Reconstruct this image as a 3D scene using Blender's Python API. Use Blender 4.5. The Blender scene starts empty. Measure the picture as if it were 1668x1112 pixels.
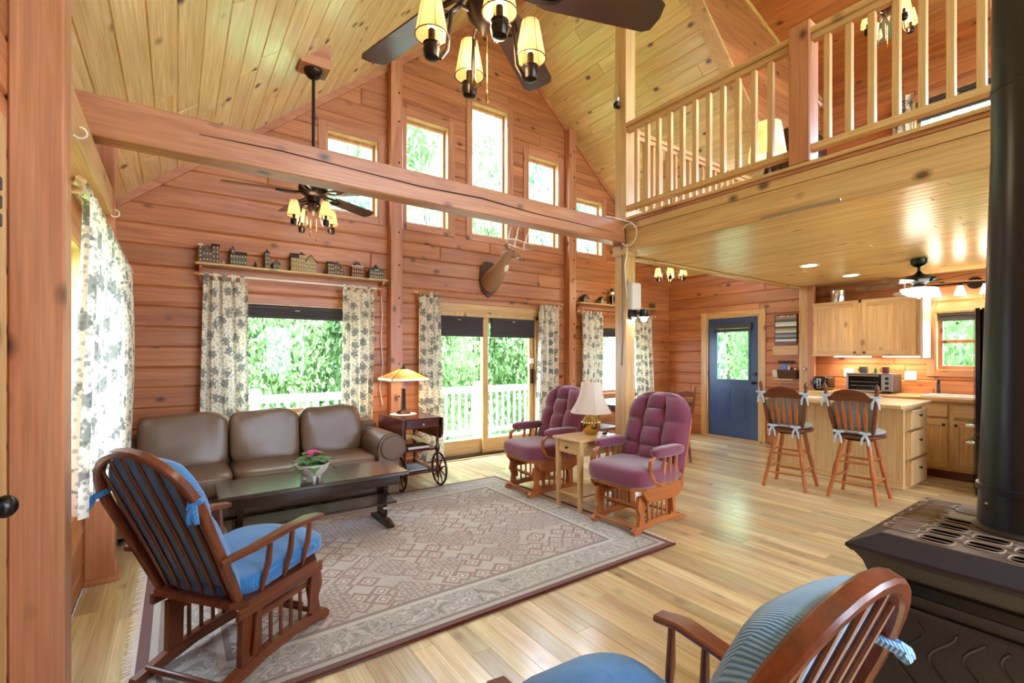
import bpy, math, random
from mathutils import Vector, Matrix
rnd = random.Random(11)
PI = math.pi
sc = bpy.context.scene
COL = sc.collection
# ------------------------------------------------------------------ camera
FPX, HORIZON, CAM_H, YAW = 770.0, 580.0, 1.39, math.atan(546 / 770.0)
cam_data = bpy.data.cameras.new('camera')
cam_data.sensor_width = 36.0
cam_data.lens = FPX / 1668 * 36
cam_data.shift_y = (HORIZON - 556) / 1668
cam_data.clip_start = 0.05
cam = bpy.data.objects.new('camera', cam_data)
cam.location = (0, 0, CAM_H)
cam.rotation_euler = (PI / 2, 0, -YAW)
COL.objects.link(cam)
sc.camera = cam
# ------------------------------------------------------------------ world, sun, exposure
world = bpy.data.worlds.new('sky'); sc.world = world
world.use_nodes = True
_bg = world.node_tree.nodes['Background']
_bg.inputs[0].default_value = (0.66, 0.80, 1.0, 1)
_bg.inputs[1].default_value = 19.0
sun_d = bpy.data.lights.new('sun', 'SUN'); sun_d.energy = 12.0; sun_d.angle = 0.3; sun_d.color = (1, .97, .94)
sun = bpy.data.objects.new('sun', sun_d); COL.objects.link(sun); sun.rotation_euler = (math.radians(38), 0, math.radians(20))
vs = sc.view_settings
vs.view_transform = 'Standard'; vs.look = 'None'; vs.gamma = 1.0; vs.use_curve_mapping = False
vs.exposure = 0.3
sc.cycles.max_bounces = 10; sc.cycles.diffuse_bounces = 6; sc.cycles.glossy_bounces = 3
sc.cycles.transparent_max_bounces = 12; sc.cycles.caustics_reflective = False; sc.cycles.caustics_refractive = False
sc.cycles.sample_clamp_indirect = 6.0

# ------------------------------------------------------------------ colour and materials
def lin(c):
    c = c / 255.0
    return c / 12.92 if c <= .04045 else ((c + .055) / 1.055) ** 2.4
def C(r, g, b): return (lin(r), lin(g), lin(b), 1)
MATS = {}
def base(name):
    m = bpy.data.materials.new(name); m.use_nodes = True; MATS[name] = m
    nt = m.node_tree
    return m, nt, nt.nodes['Principled BSDF']
def N(nt, typ, **kw):
    n = nt.nodes.new(typ)
    for k, v in kw.items():
        setattr(n, k, v)
    return n
def L(nt, a, b): nt.links.new(a, b)
def ramp(nt, stops, interp='LINEAR'):
    n = N(nt, 'ShaderNodeValToRGB'); cr = n.color_ramp; cr.interpolation = interp
    while len(cr.elements) < len(stops): cr.elements.new(.5)
    for e, (p, c) in zip(cr.elements, stops): e.position = p; e.color = c
    return n
def mathn(nt, op, a, b=None, clamp=False):
    n = N(nt, 'ShaderNodeMath', operation=op); n.use_clamp = clamp
    for i, x in enumerate((a, b)):
        if x is None: continue
        if hasattr(x, 'is_linked'): L(nt, x, n.inputs[i])
        else: n.inputs[i].default_value = x
    return n.outputs[0]
def mixc(nt, f, a, b, mode='MIX'):
    n = N(nt, 'ShaderNodeMix', data_type='RGBA', blend_type=mode)
    for i, x in ((0, f), (6, a), (7, b)):
        if hasattr(x, 'is_linked'): L(nt, x, n.inputs[i])
        else: n.inputs[i].default_value = x
    return n.outputs[2]
def plain(name, col, rough=.5, metal=0, spec=.5, bump=0, bscale=60, var=0, emit=None, estr=0, sheen=0):
    m, nt, p = base(name)
    p.inputs['Base Color'].default_value = col
    p.inputs['Roughness'].default_value = rough; p.inputs['Metallic'].default_value = metal
    p.inputs['Specular IOR Level'].default_value = spec
    if sheen: p.inputs['Sheen Weight'].default_value = sheen
    tc = N(nt, 'ShaderNodeTexCoord')
    if var or bump:
        no = N(nt, 'ShaderNodeTexNoise'); no.inputs['Scale'].default_value = bscale; no.inputs['Detail'].default_value = 3
        L(nt, tc.outputs['Object'], no.inputs['Vector'])
        if var:
            f = mathn(nt, 'MULTIPLY_ADD', no.outputs[0], var); nt.nodes[-1].inputs[2].default_value = 1 - var / 2
            v = N(nt, 'ShaderNodeHueSaturation'); v.inputs['Color'].default_value = col
            L(nt, f, v.inputs['Value']); L(nt, v.outputs[0], p.inputs['Base Color'])
        if bump:
            b = N(nt, 'ShaderNodeBump'); b.inputs['Strength'].default_value = bump; b.inputs['Distance'].default_value = .004
            L(nt, no.outputs[0], b.inputs['Height']); L(nt, b.outputs[0], p.inputs['Normal'])
    if emit:
        p.inputs['Emission Color'].default_value = emit; p.inputs['Emission Strength'].default_value = estr
    return m
def wood(name, c1, c2, axis='X', knots=0.0, rough=.35, vary=.25, kcol=C(58, 30, 18), along=.9, across=11, hue=0.0):
    """c1..c2: the spread of the grain; knots: 0..1 how many; vary: brightness spread from piece to piece"""
    m, nt, p = base(name)
    tc = N(nt, 'ShaderNodeTexCoord'); at = N(nt, 'ShaderNodeAttribute', attribute_name='rnd')
    off = N(nt, 'ShaderNodeVectorMath', operation='SCALE'); off.inputs[0].default_value = (17.3, 9.1, 13.7)
    L(nt, at.outputs['Fac'], off.inputs['Scale'])
    add = N(nt, 'ShaderNodeVectorMath', operation='ADD')
    L(nt, tc.outputs['Object'], add.inputs[0]); L(nt, off.outputs[0], add.inputs[1])
    def mapped(a, c):
        mp = N(nt, 'ShaderNodeMapping'); L(nt, add.outputs[0], mp.inputs[0])
        mp.inputs['Scale'].default_value = tuple(a if ax == axis else c for ax in 'XYZ')
        return mp.outputs[0]
    n1 = N(nt, 'ShaderNodeTexNoise'); n1.inputs['Scale'].default_value = 1; n1.inputs['Detail'].default_value = 3; n1.inputs['Distortion'].default_value = 1.0
    L(nt, mapped(along, across), n1.inputs['Vector'])
    r1 = ramp(nt, [(.3, c1), (.7, c2)]); L(nt, n1.outputs[0], r1.inputs[0])
    n2 = N(nt, 'ShaderNodeTexNoise'); n2.inputs['Scale'].default_value = 1; n2.inputs['Detail'].default_value = 2
    L(nt, mapped(along * 3, across * 9), n2.inputs['Vector'])
    r2 = ramp(nt, [(.3, (.8, .8, .8, 1)), (.65, (1.05, 1.05, 1.05, 1))]); L(nt, n2.outputs[0], r2.inputs[0])
    colr = mixc(nt, 1.0, r1.outputs[0], r2.outputs[0], 'MULTIPLY')
    if knots:
        v = N(nt, 'ShaderNodeTexVoronoi'); v.inputs['Scale'].default_value = 1
        L(nt, mapped(3.0, 4.6), v.inputs['Vector'])
        k = ramp(nt, [(.07, (1, 1, 1, 1)), (.11, (.55, .55, .55, 1)), (.18, (0, 0, 0, 1))]); L(nt, v.outputs['Distance'], k.inputs[0])
        colr = mixc(nt, mathn(nt, 'MULTIPLY', k.outputs[0], knots), colr, kcol)
    hs = N(nt, 'ShaderNodeHueSaturation'); L(nt, colr, hs.inputs['Color'])
    val = mathn(nt, 'MULTIPLY_ADD', at.outputs['Fac'], vary); nt.nodes[-1].inputs[2].default_value = 1 - vary / 2
    L(nt, val, hs.inputs['Value'])
    if hue:
        h2 = mathn(nt, 'MULTIPLY', at.outputs['Fac'], 7.31); h2 = mathn(nt, 'FRACT', h2)
        h3 = mathn(nt, 'MULTIPLY_ADD', h2, hue); nt.nodes[-1].inputs[2].default_value = .5 - hue / 2
        L(nt, h3, hs.inputs['Hue'])
    L(nt, hs.outputs[0], p.inputs['Base Color'])
    p.inputs['Roughness'].default_value = rough
    return m
def varnish(name, w, r):
    p = MATS[name].node_tree.nodes['Principled BSDF']; p.inputs['Coat Weight'].default_value = w; p.inputs['Coat Roughness'].default_value = r
def emissive(name, col, strength):
    m, nt, p = base(name)
    p.inputs['Base Color'].default_value = (.8, .8, .8, 1)
    p.inputs['Emission Color'].default_value = col; p.inputs['Emission Strength'].default_value = strength
    return m
def shade_cloth(name, col, transl=.5, rough=.9):
    m, nt, p = base(name)
    out = nt.nodes['Material Output']
    p.inputs['Base Color'].default_value = col; p.inputs['Roughness'].default_value = rough
    t = N(nt, 'ShaderNodeBsdfTranslucent'); t.inputs[0].default_value = col
    mx = N(nt, 'ShaderNodeMixShader'); mx.inputs[0].default_value = transl
    L(nt, p.outputs[0], mx.inputs[1]); L(nt, t.outputs[0], mx.inputs[2]); L(nt, mx.outputs[0], out.inputs[0])
    return m
def glass(name, tint=(1, 1, 1, 1), refl=.05):
    m, nt, p = base(name)
    out = nt.nodes['Material Output']; nt.nodes.remove(p)
    t = N(nt, 'ShaderNodeBsdfTransparent'); t.inputs[0].default_value = tint
    g = N(nt, 'ShaderNodeBsdfGlossy'); g.inputs['Roughness'].default_value = .02
    mx = N(nt, 'ShaderNodeMixShader'); mx.inputs[0].default_value = refl
    L(nt, t.outputs[0], mx.inputs[1]); L(nt, g.outputs[0], mx.inputs[2]); L(nt, mx.outputs[0], out.inputs[0])
    return m

# interior timber
for ax in 'XYZ':
    wood('log_' + ax, C(198, 132, 82), C(162, 95, 53), ax, knots=.9, rough=.42, vary=.3)
    wood('pine_' + ax, C(226, 190, 130), C(204, 158, 98), ax, knots=.85, rough=.3, vary=.16)
    wood('beam_' + ax, C(208, 146, 102), C(178, 112, 74), ax, knots=.9, rough=.38, vary=.14)
    wood('oak_' + ax, C(196, 118, 60), C(162, 88, 42), ax, rough=.3, vary=.1, across=24)
    wood('walnut_' + ax, C(126, 66, 38), C(94, 46, 26), ax, rough=.28, vary=.1, across=26)
    wood('maple_' + ax, C(226, 190, 134), C(206, 164, 104), ax, rough=.35, vary=.1, across=18)
    wood('cab_' + ax, C(228, 194, 140), C(206, 160, 104), ax, knots=.5, rough=.33, vary=.16, across=12)
    wood('espresso_' + ax, C(62, 40, 30), C(42, 26, 20), ax, rough=.16, vary=.1, across=26)
    wood('mahogany_' + ax, C(98, 36, 26), C(66, 22, 18), ax, rough=.2, vary=.1, across=26)
wood('ceil_boards', C(238, 214, 152), C(218, 184, 118), 'Y', knots=.9, rough=.27, vary=.16)
wood('soffit_boards', C(240, 212, 154), C(224, 184, 120), 'Y', knots=.6, rough=.26, vary=.14)
wood('floor_planks', C(222, 204, 160), C(196, 166, 116), 'Y', knots=.3, rough=.22, vary=.52, across=10, hue=.02)
plain('groove', C(50, 28, 18), .9)
wood('table_top', C(62, 42, 34), C(44, 28, 22), 'X', rough=.22, vary=.1, across=26)
varnish('table_top', 1.0, .2); varnish('floor_planks', .45, .2); varnish('ceil_boards', .25, .2)
plain('bronze', C(52, 42, 36), .3, .85)
plain('blade_dark', C(74, 52, 46), .14)
plain('black_gloss', C(14, 14, 15), .12)
plain('black_iron', C(34, 33, 44), .4, .0, bump=.15, bscale=220)
plain('pipe_black', C(38, 40, 46), .32, .2)
plain('chrome', C(210, 210, 212), .12, 1)
plain('steel', C(170, 170, 172), .3, 1)
plain('brass', C(206, 170, 96), .16, 1)
plain('white_plastic', C(232, 228, 216), .4)
plain('off_white', C(226, 218, 198), .5)
plain('box_beige', C(206, 196, 178), .5)
plain('white_paint', C(240, 238, 232), .4)
plain('navy_door', C(50, 76, 120), .3)
plain('shade_dark', C(62, 56, 58), .7)
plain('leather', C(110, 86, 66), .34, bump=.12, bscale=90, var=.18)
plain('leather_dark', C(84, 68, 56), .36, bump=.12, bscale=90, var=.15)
plain('maroon', C(112, 38, 66), .8, bump=.3, bscale=160, var=.2, sheen=.6)
plain('deer_fur', C(150, 112, 76), .85, bump=.5, bscale=120, var=.35)
plain('deer_white', C(226, 214, 192), .85, bump=.3, bscale=120)
plain('antler', C(226, 210, 180), .5, var=.2, bscale=30)
plain('black', C(10, 10, 10), .3)
plain('void', C(4, 4, 5), 1.0, spec=0)
plain('lattice', C(128, 110, 98), .42, bump=.1, bscale=200)  # ridges paler than the iron body, light on them put into the colour
plain('stove_top', C(84, 74, 70), .42, bump=.15, bscale=220)  # same black iron, lightened in colour for the light falling on top
plain('leaf_green', C(74, 132, 56), .5, var=.5, bscale=25)
plain('leaf_dark', C(88, 100, 62), .5, var=.4, bscale=25)
plain('petal', C(214, 84, 150), .6, var=.4, bscale=90)
plain('ceramic', C(206, 196, 190), .2, var=.1, bscale=20)
plain('soil', C(40, 28, 22), .95)
plain('cord_white', C(220, 214, 200), .5)
plain('deck_white', C(236, 232, 224), .6)
plain('deck_boards', C(206, 198, 186), .7, var=.15, bscale=4)
plain('bark', C(96, 84, 70), .9, var=.3, bscale=8)
plain('grass', C(110, 140, 70), .95, var=.3, bscale=2)
plain('ties_blue', C(176, 198, 216), .8)
plain('stool_cushion', C(150, 158, 160), .9, bump=.4, bscale=40, var=.9)
plain('wicker', C(84, 56, 40), .8, bump=.8, bscale=150, var=.5)
plain('paper', C(226, 222, 212), .8)
plain('blue_card', C(92, 128, 190), .6)
plain('red_pens', C(180, 70, 50), .6)
plain('tea_cloth', C(226, 204, 128), .85, var=.3, bscale=18)
plain('book_dark', C(48, 30, 28), .6)
plain('sink_white', C(240, 240, 238), .2)
plain('lace', C(236, 230, 220), .9)
for i, c in enumerate([(96, 84, 72), (128, 120, 100), (110, 70, 58), (150, 134, 96), (92, 98, 92), (120, 96, 70)]):
    plain('house_wall_%d' % i, C(*c), .7, var=.4, bscale=60)
plain('house_roof', C(58, 52, 54), .7, var=.4, bscale=60)
plain('house_snow', C(196, 186, 164), .7)
plain('house_window', C(232, 200, 120), .4)
plain('pine_green', C(42, 62, 46), .9, var=.5, bscale=60)
glass('pane', (.97, .985, 1, 1), .012)
glass('clear_glass', (.95, .95, .95, 1), .12)
shade_cloth('fan_shade', C(240, 206, 150), .6)
shade_cloth('lamp_shade', C(236, 222, 204), .35)
shade_cloth('tiffany', C(224, 160, 92), .55, .4)
shade_cloth('foliage', C(152, 180, 126), .45, .7)
shade_cloth('foliage_blue', C(136, 170, 138), .4, .7)
emissive('bulb', (1, .78, .48, 1), 10)
emissive('bulb_white', (1, .93, .8, 1), 5)
emissive('led', (.85, .93, 1, 1), 40)
emissive('under_light', (1, .84, .55, 1), 12)

def corduroy():
    for nm, c1, c2, ax in (('blue_cord', C(52, 136, 204), C(32, 96, 158), 1), ('blue_cord_pale', C(150, 204, 252), C(62, 124, 196), 1)):
        m, nt, p = base(nm)
        tc = N(nt, 'ShaderNodeTexCoord')
        w = N(nt, 'ShaderNodeTexWave', wave_type='BANDS', bands_direction='Y'); w.inputs['Scale'].default_value = 62; w.inputs['Distortion'].default_value = .3
        L(nt, tc.outputs['Object'], w.inputs['Vector'])
        no = N(nt, 'ShaderNodeTexNoise'); no.inputs['Scale'].default_value = 9; L(nt, tc.outputs['Object'], no.inputs['Vector'])
        r = ramp(nt, [(.2, c2), (.7, c1)]); L(nt, w.outputs[0], r.inputs[0])
        colr = mixc(nt, .35, r.outputs[0], ramp_of(nt, no.outputs[0], c2, c1))
        L(nt, colr, p.inputs['Base Color'])
        b = N(nt, 'ShaderNodeBump'); b.inputs['Strength'].default_value = .5; b.inputs['Distance'].default_value = .003
        L(nt, w.outputs[0], b.inputs['Height']); L(nt, b.outputs[0], p.inputs['Normal'])
        p.inputs['Roughness'].default_value = .85; p.inputs['Sheen Weight'].default_value = .4
def ramp_of(nt, fac, c1, c2):
    r = ramp(nt, [(.35, c1), (.65, c2)]); L(nt, fac, r.inputs[0]); return r.outputs[0]
corduroy()

def curtain_mat():
    m, nt, p = base('curtain_print')
    out = nt.nodes['Material Output']
    uv = N(nt, 'ShaderNodeUVMap')
    no = N(nt, 'ShaderNodeTexNoise'); no.inputs['Scale'].default_value = 38; no.inputs['Detail'].default_value = 3
    L(nt, uv.outputs[0], no.inputs['Vector'])
    v = N(nt, 'ShaderNodeTexVoronoi', voronoi_dimensions='2D'); v.inputs['Scale'].default_value = 6.5; v.inputs['Randomness'].default_value = .55
    L(nt, uv.outputs[0], v.inputs['Vector'])
    big = mathn(nt, 'ADD', v.outputs['Distance'], mathn(nt, 'MULTIPLY', mathn(nt, 'SUBTRACT', no.outputs[0], .5), 1.1))
    bigm = ramp(nt, [(.24, (1, 1, 1, 1)), (.34, (0, 0, 0, 1))]); L(nt, big, bigm.inputs[0])
    v2 = N(nt, 'ShaderNodeTexVoronoi', voronoi_dimensions='2D'); v2.inputs['Scale'].default_value = 27
    L(nt, uv.outputs[0], v2.inputs['Vector'])
    sm = ramp(nt, [(.2, (1, 1, 1, 1)), (.3, (0, 0, 0, 1))]); L(nt, v2.outputs['Distance'], sm.inputs[0])
    cream = mixc(nt, mathn(nt, 'MULTIPLY', sm.outputs[0], .5), C(238, 232, 210), C(118, 110, 98))
    colr = mixc(nt, mathn(nt, 'MULTIPLY', bigm.outputs[0], .72), cream, C(66, 80, 86))
    L(nt, colr, p.inputs['Base Color']); p.inputs['Roughness'].default_value = .9
    t = N(nt, 'ShaderNodeBsdfTranslucent'); L(nt, colr, t.inputs[0])
    mx = N(nt, 'ShaderNodeMixShader'); mx.inputs[0].default_value = .2
    L(nt, p.outputs[0], mx.inputs[1]); L(nt, t.outputs[0], mx.inputs[2]); L(nt, mx.outputs[0], out.inputs[0])
curtain_mat()

def rug_mat(LX, LY):
    m, nt, p = base('rug_weave')
    uv = N(nt, 'ShaderNodeUVMap'); sp = N(nt, 'ShaderNodeSeparateXYZ'); L(nt, uv.outputs[0], sp.inputs[0])
    u, v = sp.outputs[0], sp.outputs[1]
    d = mathn(nt, 'MINIMUM', mathn(nt, 'MINIMUM', u, mathn(nt, 'SUBTRACT', LX, u)), mathn(nt, 'MINIMUM', v, mathn(nt, 'SUBTRACT', LY, v)))
    g = C(150, 138, 118); red = C(134, 70, 62)
    band = ramp(nt, [(0, C(120, 72, 64)), (.045, C(186, 178, 160)), (.075, C(150, 126, 114)), (.1, C(176, 168, 152)), (.30, C(200, 192, 174)), (.33, C(150, 130, 118)), (.37, C(180, 156, 142))], 'CONSTANT')
    L(nt, d, band.inputs[0])
    # motifs
    vo = N(nt, 'ShaderNodeTexVoronoi', voronoi_dimensions='2D', distance='MANHATTAN'); vo.inputs['Scale'].default_value = 7.5; vo.inputs['Randomness'].default_value = .75
    L(nt, uv.outputs[0], vo.inputs['Vector'])
    r1 = ramp(nt, [(0, C(214, 206, 188)), (.14, C(164, 102, 96)), (.24, C(204, 194, 174)), (.38, C(150, 140, 122)), (.5, C(170, 104, 96)), (.62, C(196, 186, 168))], 'CONSTANT')
    L(nt, vo.outputs['Distance'], r1.inputs[0])
    v2 = N(nt, 'ShaderNodeTexVoronoi', voronoi_dimensions='2D', distance='CHEBYCHEV'); v2.inputs['Scale'].default_value = 30; v2.inputs['Randomness'].default_value = .3
    L(nt, uv.outputs[0], v2.inputs['Vector'])
    r2 = ramp(nt, [(0, C(210, 202, 184)), (.3, C(178, 158, 144)), (.42, C(160, 126, 114))]); L(nt, v2.outputs['Distance'], r2.inputs[0])
    nz = N(nt, 'ShaderNodeTexNoise'); nz.inputs['Scale'].default_value = 2.6; nz.inputs['Detail'].default_value = 1; L(nt, uv.outputs[0], nz.inputs['Vector'])
    big = ramp(nt, [(.46, (0, 0, 0, 1)), (.58, (.8, .8, .8, 1))]); L(nt, nz.outputs[0], big.inputs[0])
    field = mixc(nt, big.outputs[0], r1.outputs[0], r2.outputs[0])
    # border scroll
    w = N(nt, 'ShaderNodeTexNoise'); w.inputs['Scale'].default_value = 8; w.inputs['Detail'].default_value = 2; w.inputs['Distortion'].default_value = 1.4; L(nt, uv.outputs[0], w.inputs['Vector'])
    wr = ramp(nt, [(.36, C(170, 162, 146)), (.40, C(206, 198, 182)), (.44, C(150, 142, 128)), (.49, C(176, 168, 152)), (.52, C(212, 204, 188)), (.56, C(160, 150, 136)), (.62, C(190, 182, 166)), (.66, C(146, 138, 124))]); L(nt, w.outputs[0], wr.inputs[0])
    inb = mathn(nt, 'MULTIPLY', mathn(nt, 'GREATER_THAN', d, .1), mathn(nt, 'LESS_THAN', d, .30))
    c = mixc(nt, mathn(nt, 'MULTIPLY', inb, .9), band.outputs[0], wr.outputs[0])
    c = mixc(nt, mathn(nt, 'MULTIPLY', mathn(nt, 'GREATER_THAN', d, .36), .85), c, field)
    nf = N(nt, 'ShaderNodeTexNoise'); nf.inputs['Scale'].default_value = 140; L(nt, uv.outputs[0], nf.inputs['Vector'])
    c = mixc(nt, .35, c, ramp_of(nt, nf.outputs[0], C(120, 112, 100), C(190, 182, 166)), 'OVERLAY')
    hv = N(nt, 'ShaderNodeHueSaturation'); hv.inputs['Saturation'].default_value = .72; hv.inputs['Value'].default_value = 1.18; L(nt, c, hv.inputs['Color']); c = mixc(nt, 1.0, hv.outputs[0], (.93, .99, 1.06, 1), 'MULTIPLY')
    L(nt, c, p.inputs['Base Color']); p.inputs['Roughness'].default_value = .95
    b = N(nt, 'ShaderNodeBump'); b.inputs['Strength'].default_value = .4; b.inputs['Distance'].default_value = .004
    L(nt, nf.outputs[0], b.inputs['Height']); L(nt, b.outputs[0], p.inputs['Normal'])

# ------------------------------------------------------------------ mesh helpers
class MB:
    def __init__(s, M=None): s.v = []; s.f = []; s.r = []; s.M = M; s.uv = None
    def add(s, vs, fs, r=0.0):
        n = len(s.v)
        s.v += [tuple(s.M @ Vector(v)) for v in vs] if s.M else [tuple(v) for v in vs]
        s.f += [tuple(i + n for i in f) for f in fs]; s.r += [r] * len(fs)
        return s
    def box(s, x0, x1, y0, y1, z0, z1, b=0):
        if x1 < x0: x0, x1 = x1, x0
        if y1 < y0: y0, y1 = y1, y0
        if z1 < z0: z0, z1 = z1, z0
        b = min(b, (x1 - x0) * .45, (y1 - y0) * .45, (z1 - z0) * .45)
        if b <= 0:
            vs = [(x, y, z) for x in (x0, x1) for y in (y0, y1) for z in (z0, z1)]
            fs = [(0, 1, 3, 2), (4, 6, 7, 5), (0, 4, 5, 1), (2, 3, 7, 6), (0, 2, 6, 4), (1, 5, 7, 3)]
            return s.add(vs, fs)
        vs, idx = [], {}
        for i, x in enumerate((x0, x1)):
            for j, y in enumerate((y0, y1)):
                for k, z in enumerate((z0, z1)):
                    dx, dy, dz = b * (1 - 2 * i), b * (1 - 2 * j), b * (1 - 2 * k)
                    for a, p in enumerate(((x, y + dy, z + dz), (x + dx, y, z + dz), (x + dx, y + dy, z))):
                        idx[i, j, k, a] = len(vs); vs.append(p)
        fs = []
        q = ((0, 0), (1, 0), (1, 1), (0, 1))
        for e in (0, 1):
            fs.append([idx[e, a, c, 0] for a, c in q]); fs.append([idx[a, e, c, 1] for a, c in q]); fs.append([idx[a, c, e, 2] for a, c in q])
        for a in (0, 1):
            for c in (0, 1):
                fs.append([idx[0, a, c, 1], idx[1, a, c, 1], idx[1, a, c, 2], idx[0, a, c, 2]])
                fs.append([idx[a, 0, c, 0], idx[a, 1, c, 0], idx[a, 1, c, 2], idx[a, 0, c, 2]])
                fs.append([idx[a, c, 0, 0], idx[a, c, 1, 0], idx[a, c, 1, 1], idx[a, c, 0, 1]])
        for i in (0, 1):
            for j in (0, 1):
                for k in (0, 1): fs.append([idx[i, j, k, a] for a in range(3)])
        cen = Vector(((x0 + x1) / 2, (y0 + y1) / 2, (z0 + z1) / 2)); out = []
        for f in fs:
            p = [Vector(vs[i]) for i in f]; nrm = (p[1] - p[0]).cross(p[2] - p[0])
            out.append(tuple(f) if nrm.dot(sum(p, Vector()) / len(p) - cen) > 0 else tuple(reversed(f)))
        return s.add(vs, out)
    def tube(s, pts, r, n=8, caps=True, closed=False):
        pts = [Vector(p) for p in pts]; m = len(pts)
        rs = r if isinstance(r, (list, tuple)) else [r] * m
        vs, prev = [], None
        for i, p in enumerate(pts):
            a = pts[i - 1] if (i or closed) else p; b = pts[(i + 1) % m] if (i < m - 1 or closed) else p
            t = (b - a).normalized()
            if prev is None:
                prev = t.orthogonal().normalized()
                if abs(t.z) < .9: prev = Vector((0, 0, 1)) - t * t.z; prev.normalize()
            u = (prev - t * prev.dot(t)).normalized(); prev = u; w = t.cross(u)
            for k in range(n):
                th = 2 * PI * k / n
                vs.append(p + (u * math.cos(th) + w * math.sin(th)) * rs[i])
        fs = []
        for i in range(m if closed else m - 1):
            j = (i + 1) % m
            for k in range(n):
                k2 = (k + 1) % n
                fs.append((i * n + k, i * n + k2, j * n + k2, j * n + k))
        if caps and not closed:
            fs.append(tuple(reversed(range(n)))); fs.append(tuple(range((m - 1) * n, m * n)))
        return s.add(vs, fs)
    def cyl(s, p0, p1, r0, r1=None, n=14): return s.tube([p0, p1], [r0, r0 if r1 is None else r1], n)
    def rail(s, pts, w, h, up=(0, 0, 1), c=.25):
        """sweep a rectangle w (sideways) x h (along up) with cut corners"""
        pts = [Vector(p) for p in pts]; m = len(pts); up = Vector(up); vs = []
        ws = w if isinstance(w, (list, tuple)) else [w] * m; hs = h if isinstance(h, (list, tuple)) else [h] * m
        for i, p in enumerate(pts):
            t = ((pts[i + 1] if i < m - 1 else p) - (pts[i - 1] if i else p)).normalized()
            sd = t.cross(up)
            sd = sd.normalized() if sd.length > 1e-5 else t.orthogonal().normalized()
            u = sd.cross(t).normalized(); a, b = ws[i] / 2, hs[i] / 2; k = min(a, b) * c
            for x, y in ((a, b - k), (a - k, b), (-a + k, b), (-a, b - k), (-a, -b + k), (-a + k, -b), (a - k, -b), (a, -b + k)):
                vs.append(p + sd * x + u * y)
        n = 8; fs = []
        for i in range(m - 1):
            for k in range(n):
                k2 = (k + 1) % n; fs.append((i * n + k, i * n + k2, (i + 1) * n + k2, (i + 1) * n + k))
        fs.append(tuple(reversed(range(n)))); fs.append(tuple(range((m - 1) * n, m * n)))
        return s.add(vs, fs)
    def lathe(s, prof, n=24, c=(0, 0, 0), square=False):
        vs = []; m = len(prof)
        for r, z in prof:
            for k in range(n):
                th = 2 * PI * k / n + (PI / n if square else 0)
                vs.append((c[0] + r * math.cos(th), c[1] + r * math.sin(th), c[2] + z))
        fs = []
        for i in range(m - 1):
            for k in range(n):
                k2 = (k + 1) % n; fs.append((i * n + k, i * n + k2, (i + 1) * n + k2, (i + 1) * n + k))
        if prof[0][0] > 1e-4: fs.append(tuple(reversed(range(n))))
        if prof[-1][0] > 1e-4: fs.append(tuple(range((m - 1) * n, m * n)))
        return s.add(vs, fs)
    def open_lathe(s, prof, n=24, c=(0, 0, 0)):
        f0 = len(s.f); s.lathe(prof, n, c)
        s.f = [f for i, f in enumerate(s.f) if i < f0 or len(f) == 4]; s.r = s.r[:len(s.f)]
        return s
    def sell(s, c, r, e=1.0, n=16, m=10):
        """superellipsoid: e=1 ball, e=.3 soft cushion box"""
        def sg(x, p): return math.copysign(abs(x) ** p, x)
        vs = []
        for i in range(1, m):
            ph = -PI / 2 + PI * i / m
            for k in range(n):
                th = 2 * PI * (k + .5) / n
                vs.append((c[0] + r[0] * sg(math.cos(ph), e) * sg(math.cos(th), e), c[1] + r[1] * sg(math.cos(ph), e) * sg(math.sin(th), e), c[2] + r[2] * sg(math.sin(ph), e)))
        lo = len(vs); vs.append((c[0], c[1], c[2] - r[2])); hi = len(vs); vs.append((c[0], c[1], c[2] + r[2]))
        fs = []
        for i in range(m - 2):
            for k in range(n):
                k2 = (k + 1) % n; fs.append((i * n + k, i * n + k2, (i + 1) * n + k2, (i + 1) * n + k))
        for k in range(n):
            k2 = (k + 1) % n; fs.append((lo, k2, k)); fs.append((hi, (m - 2) * n + k, (m - 2) * n + k2))
        return s.add(vs, fs)
    def prism(s, poly, axis, a, b):
        """poly in the two other axes (in x,y,z order), extruded along axis from a to b"""
        def P(p, t): return (t, p[0], p[1]) if axis == 'X' else (p[0], t, p[1]) if axis == 'Y' else (p[0], p[1], t)
        n = len(poly); vs = [P(p, a) for p in poly] + [P(p, b) for p in poly]
        ar = sum(poly[i][0] * poly[(i + 1) % n][1] - poly[(i + 1) % n][0] * poly[i][1] for i in range(n))
        flip = (ar > 0) != (axis == 'Y')
        if b < a: flip = not flip
        fs = [tuple(range(n)), tuple(range(2 * n - 1, n - 1, -1))]
        for i in range(n): j = (i + 1) % n; fs.append((j, i, i + n, j + n))
        if not flip: fs = [tuple(reversed(f)) for f in fs]
        return s.add(vs, fs)
    def grid(s, fn, nu, nv, cu=False, uv=None):
        vs = [fn(i / (nu if cu else nu - 1), j / (nv - 1)) for j in range(nv) for i in range(nu)]
        fs = []
        for j in range(nv - 1):
            for i in range(nu if cu else nu - 1):
                i2 = (i + 1) % nu; fs.append((j * nu + i, j * nu + i2, (j + 1) * nu + i2, (j + 1) * nu + i))
        if uv:
            s.uv = [uv(i / (nu - 1), j / (nv - 1)) for j in range(nv) for i in range(nu)]
        return s.add(vs, fs)
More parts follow.
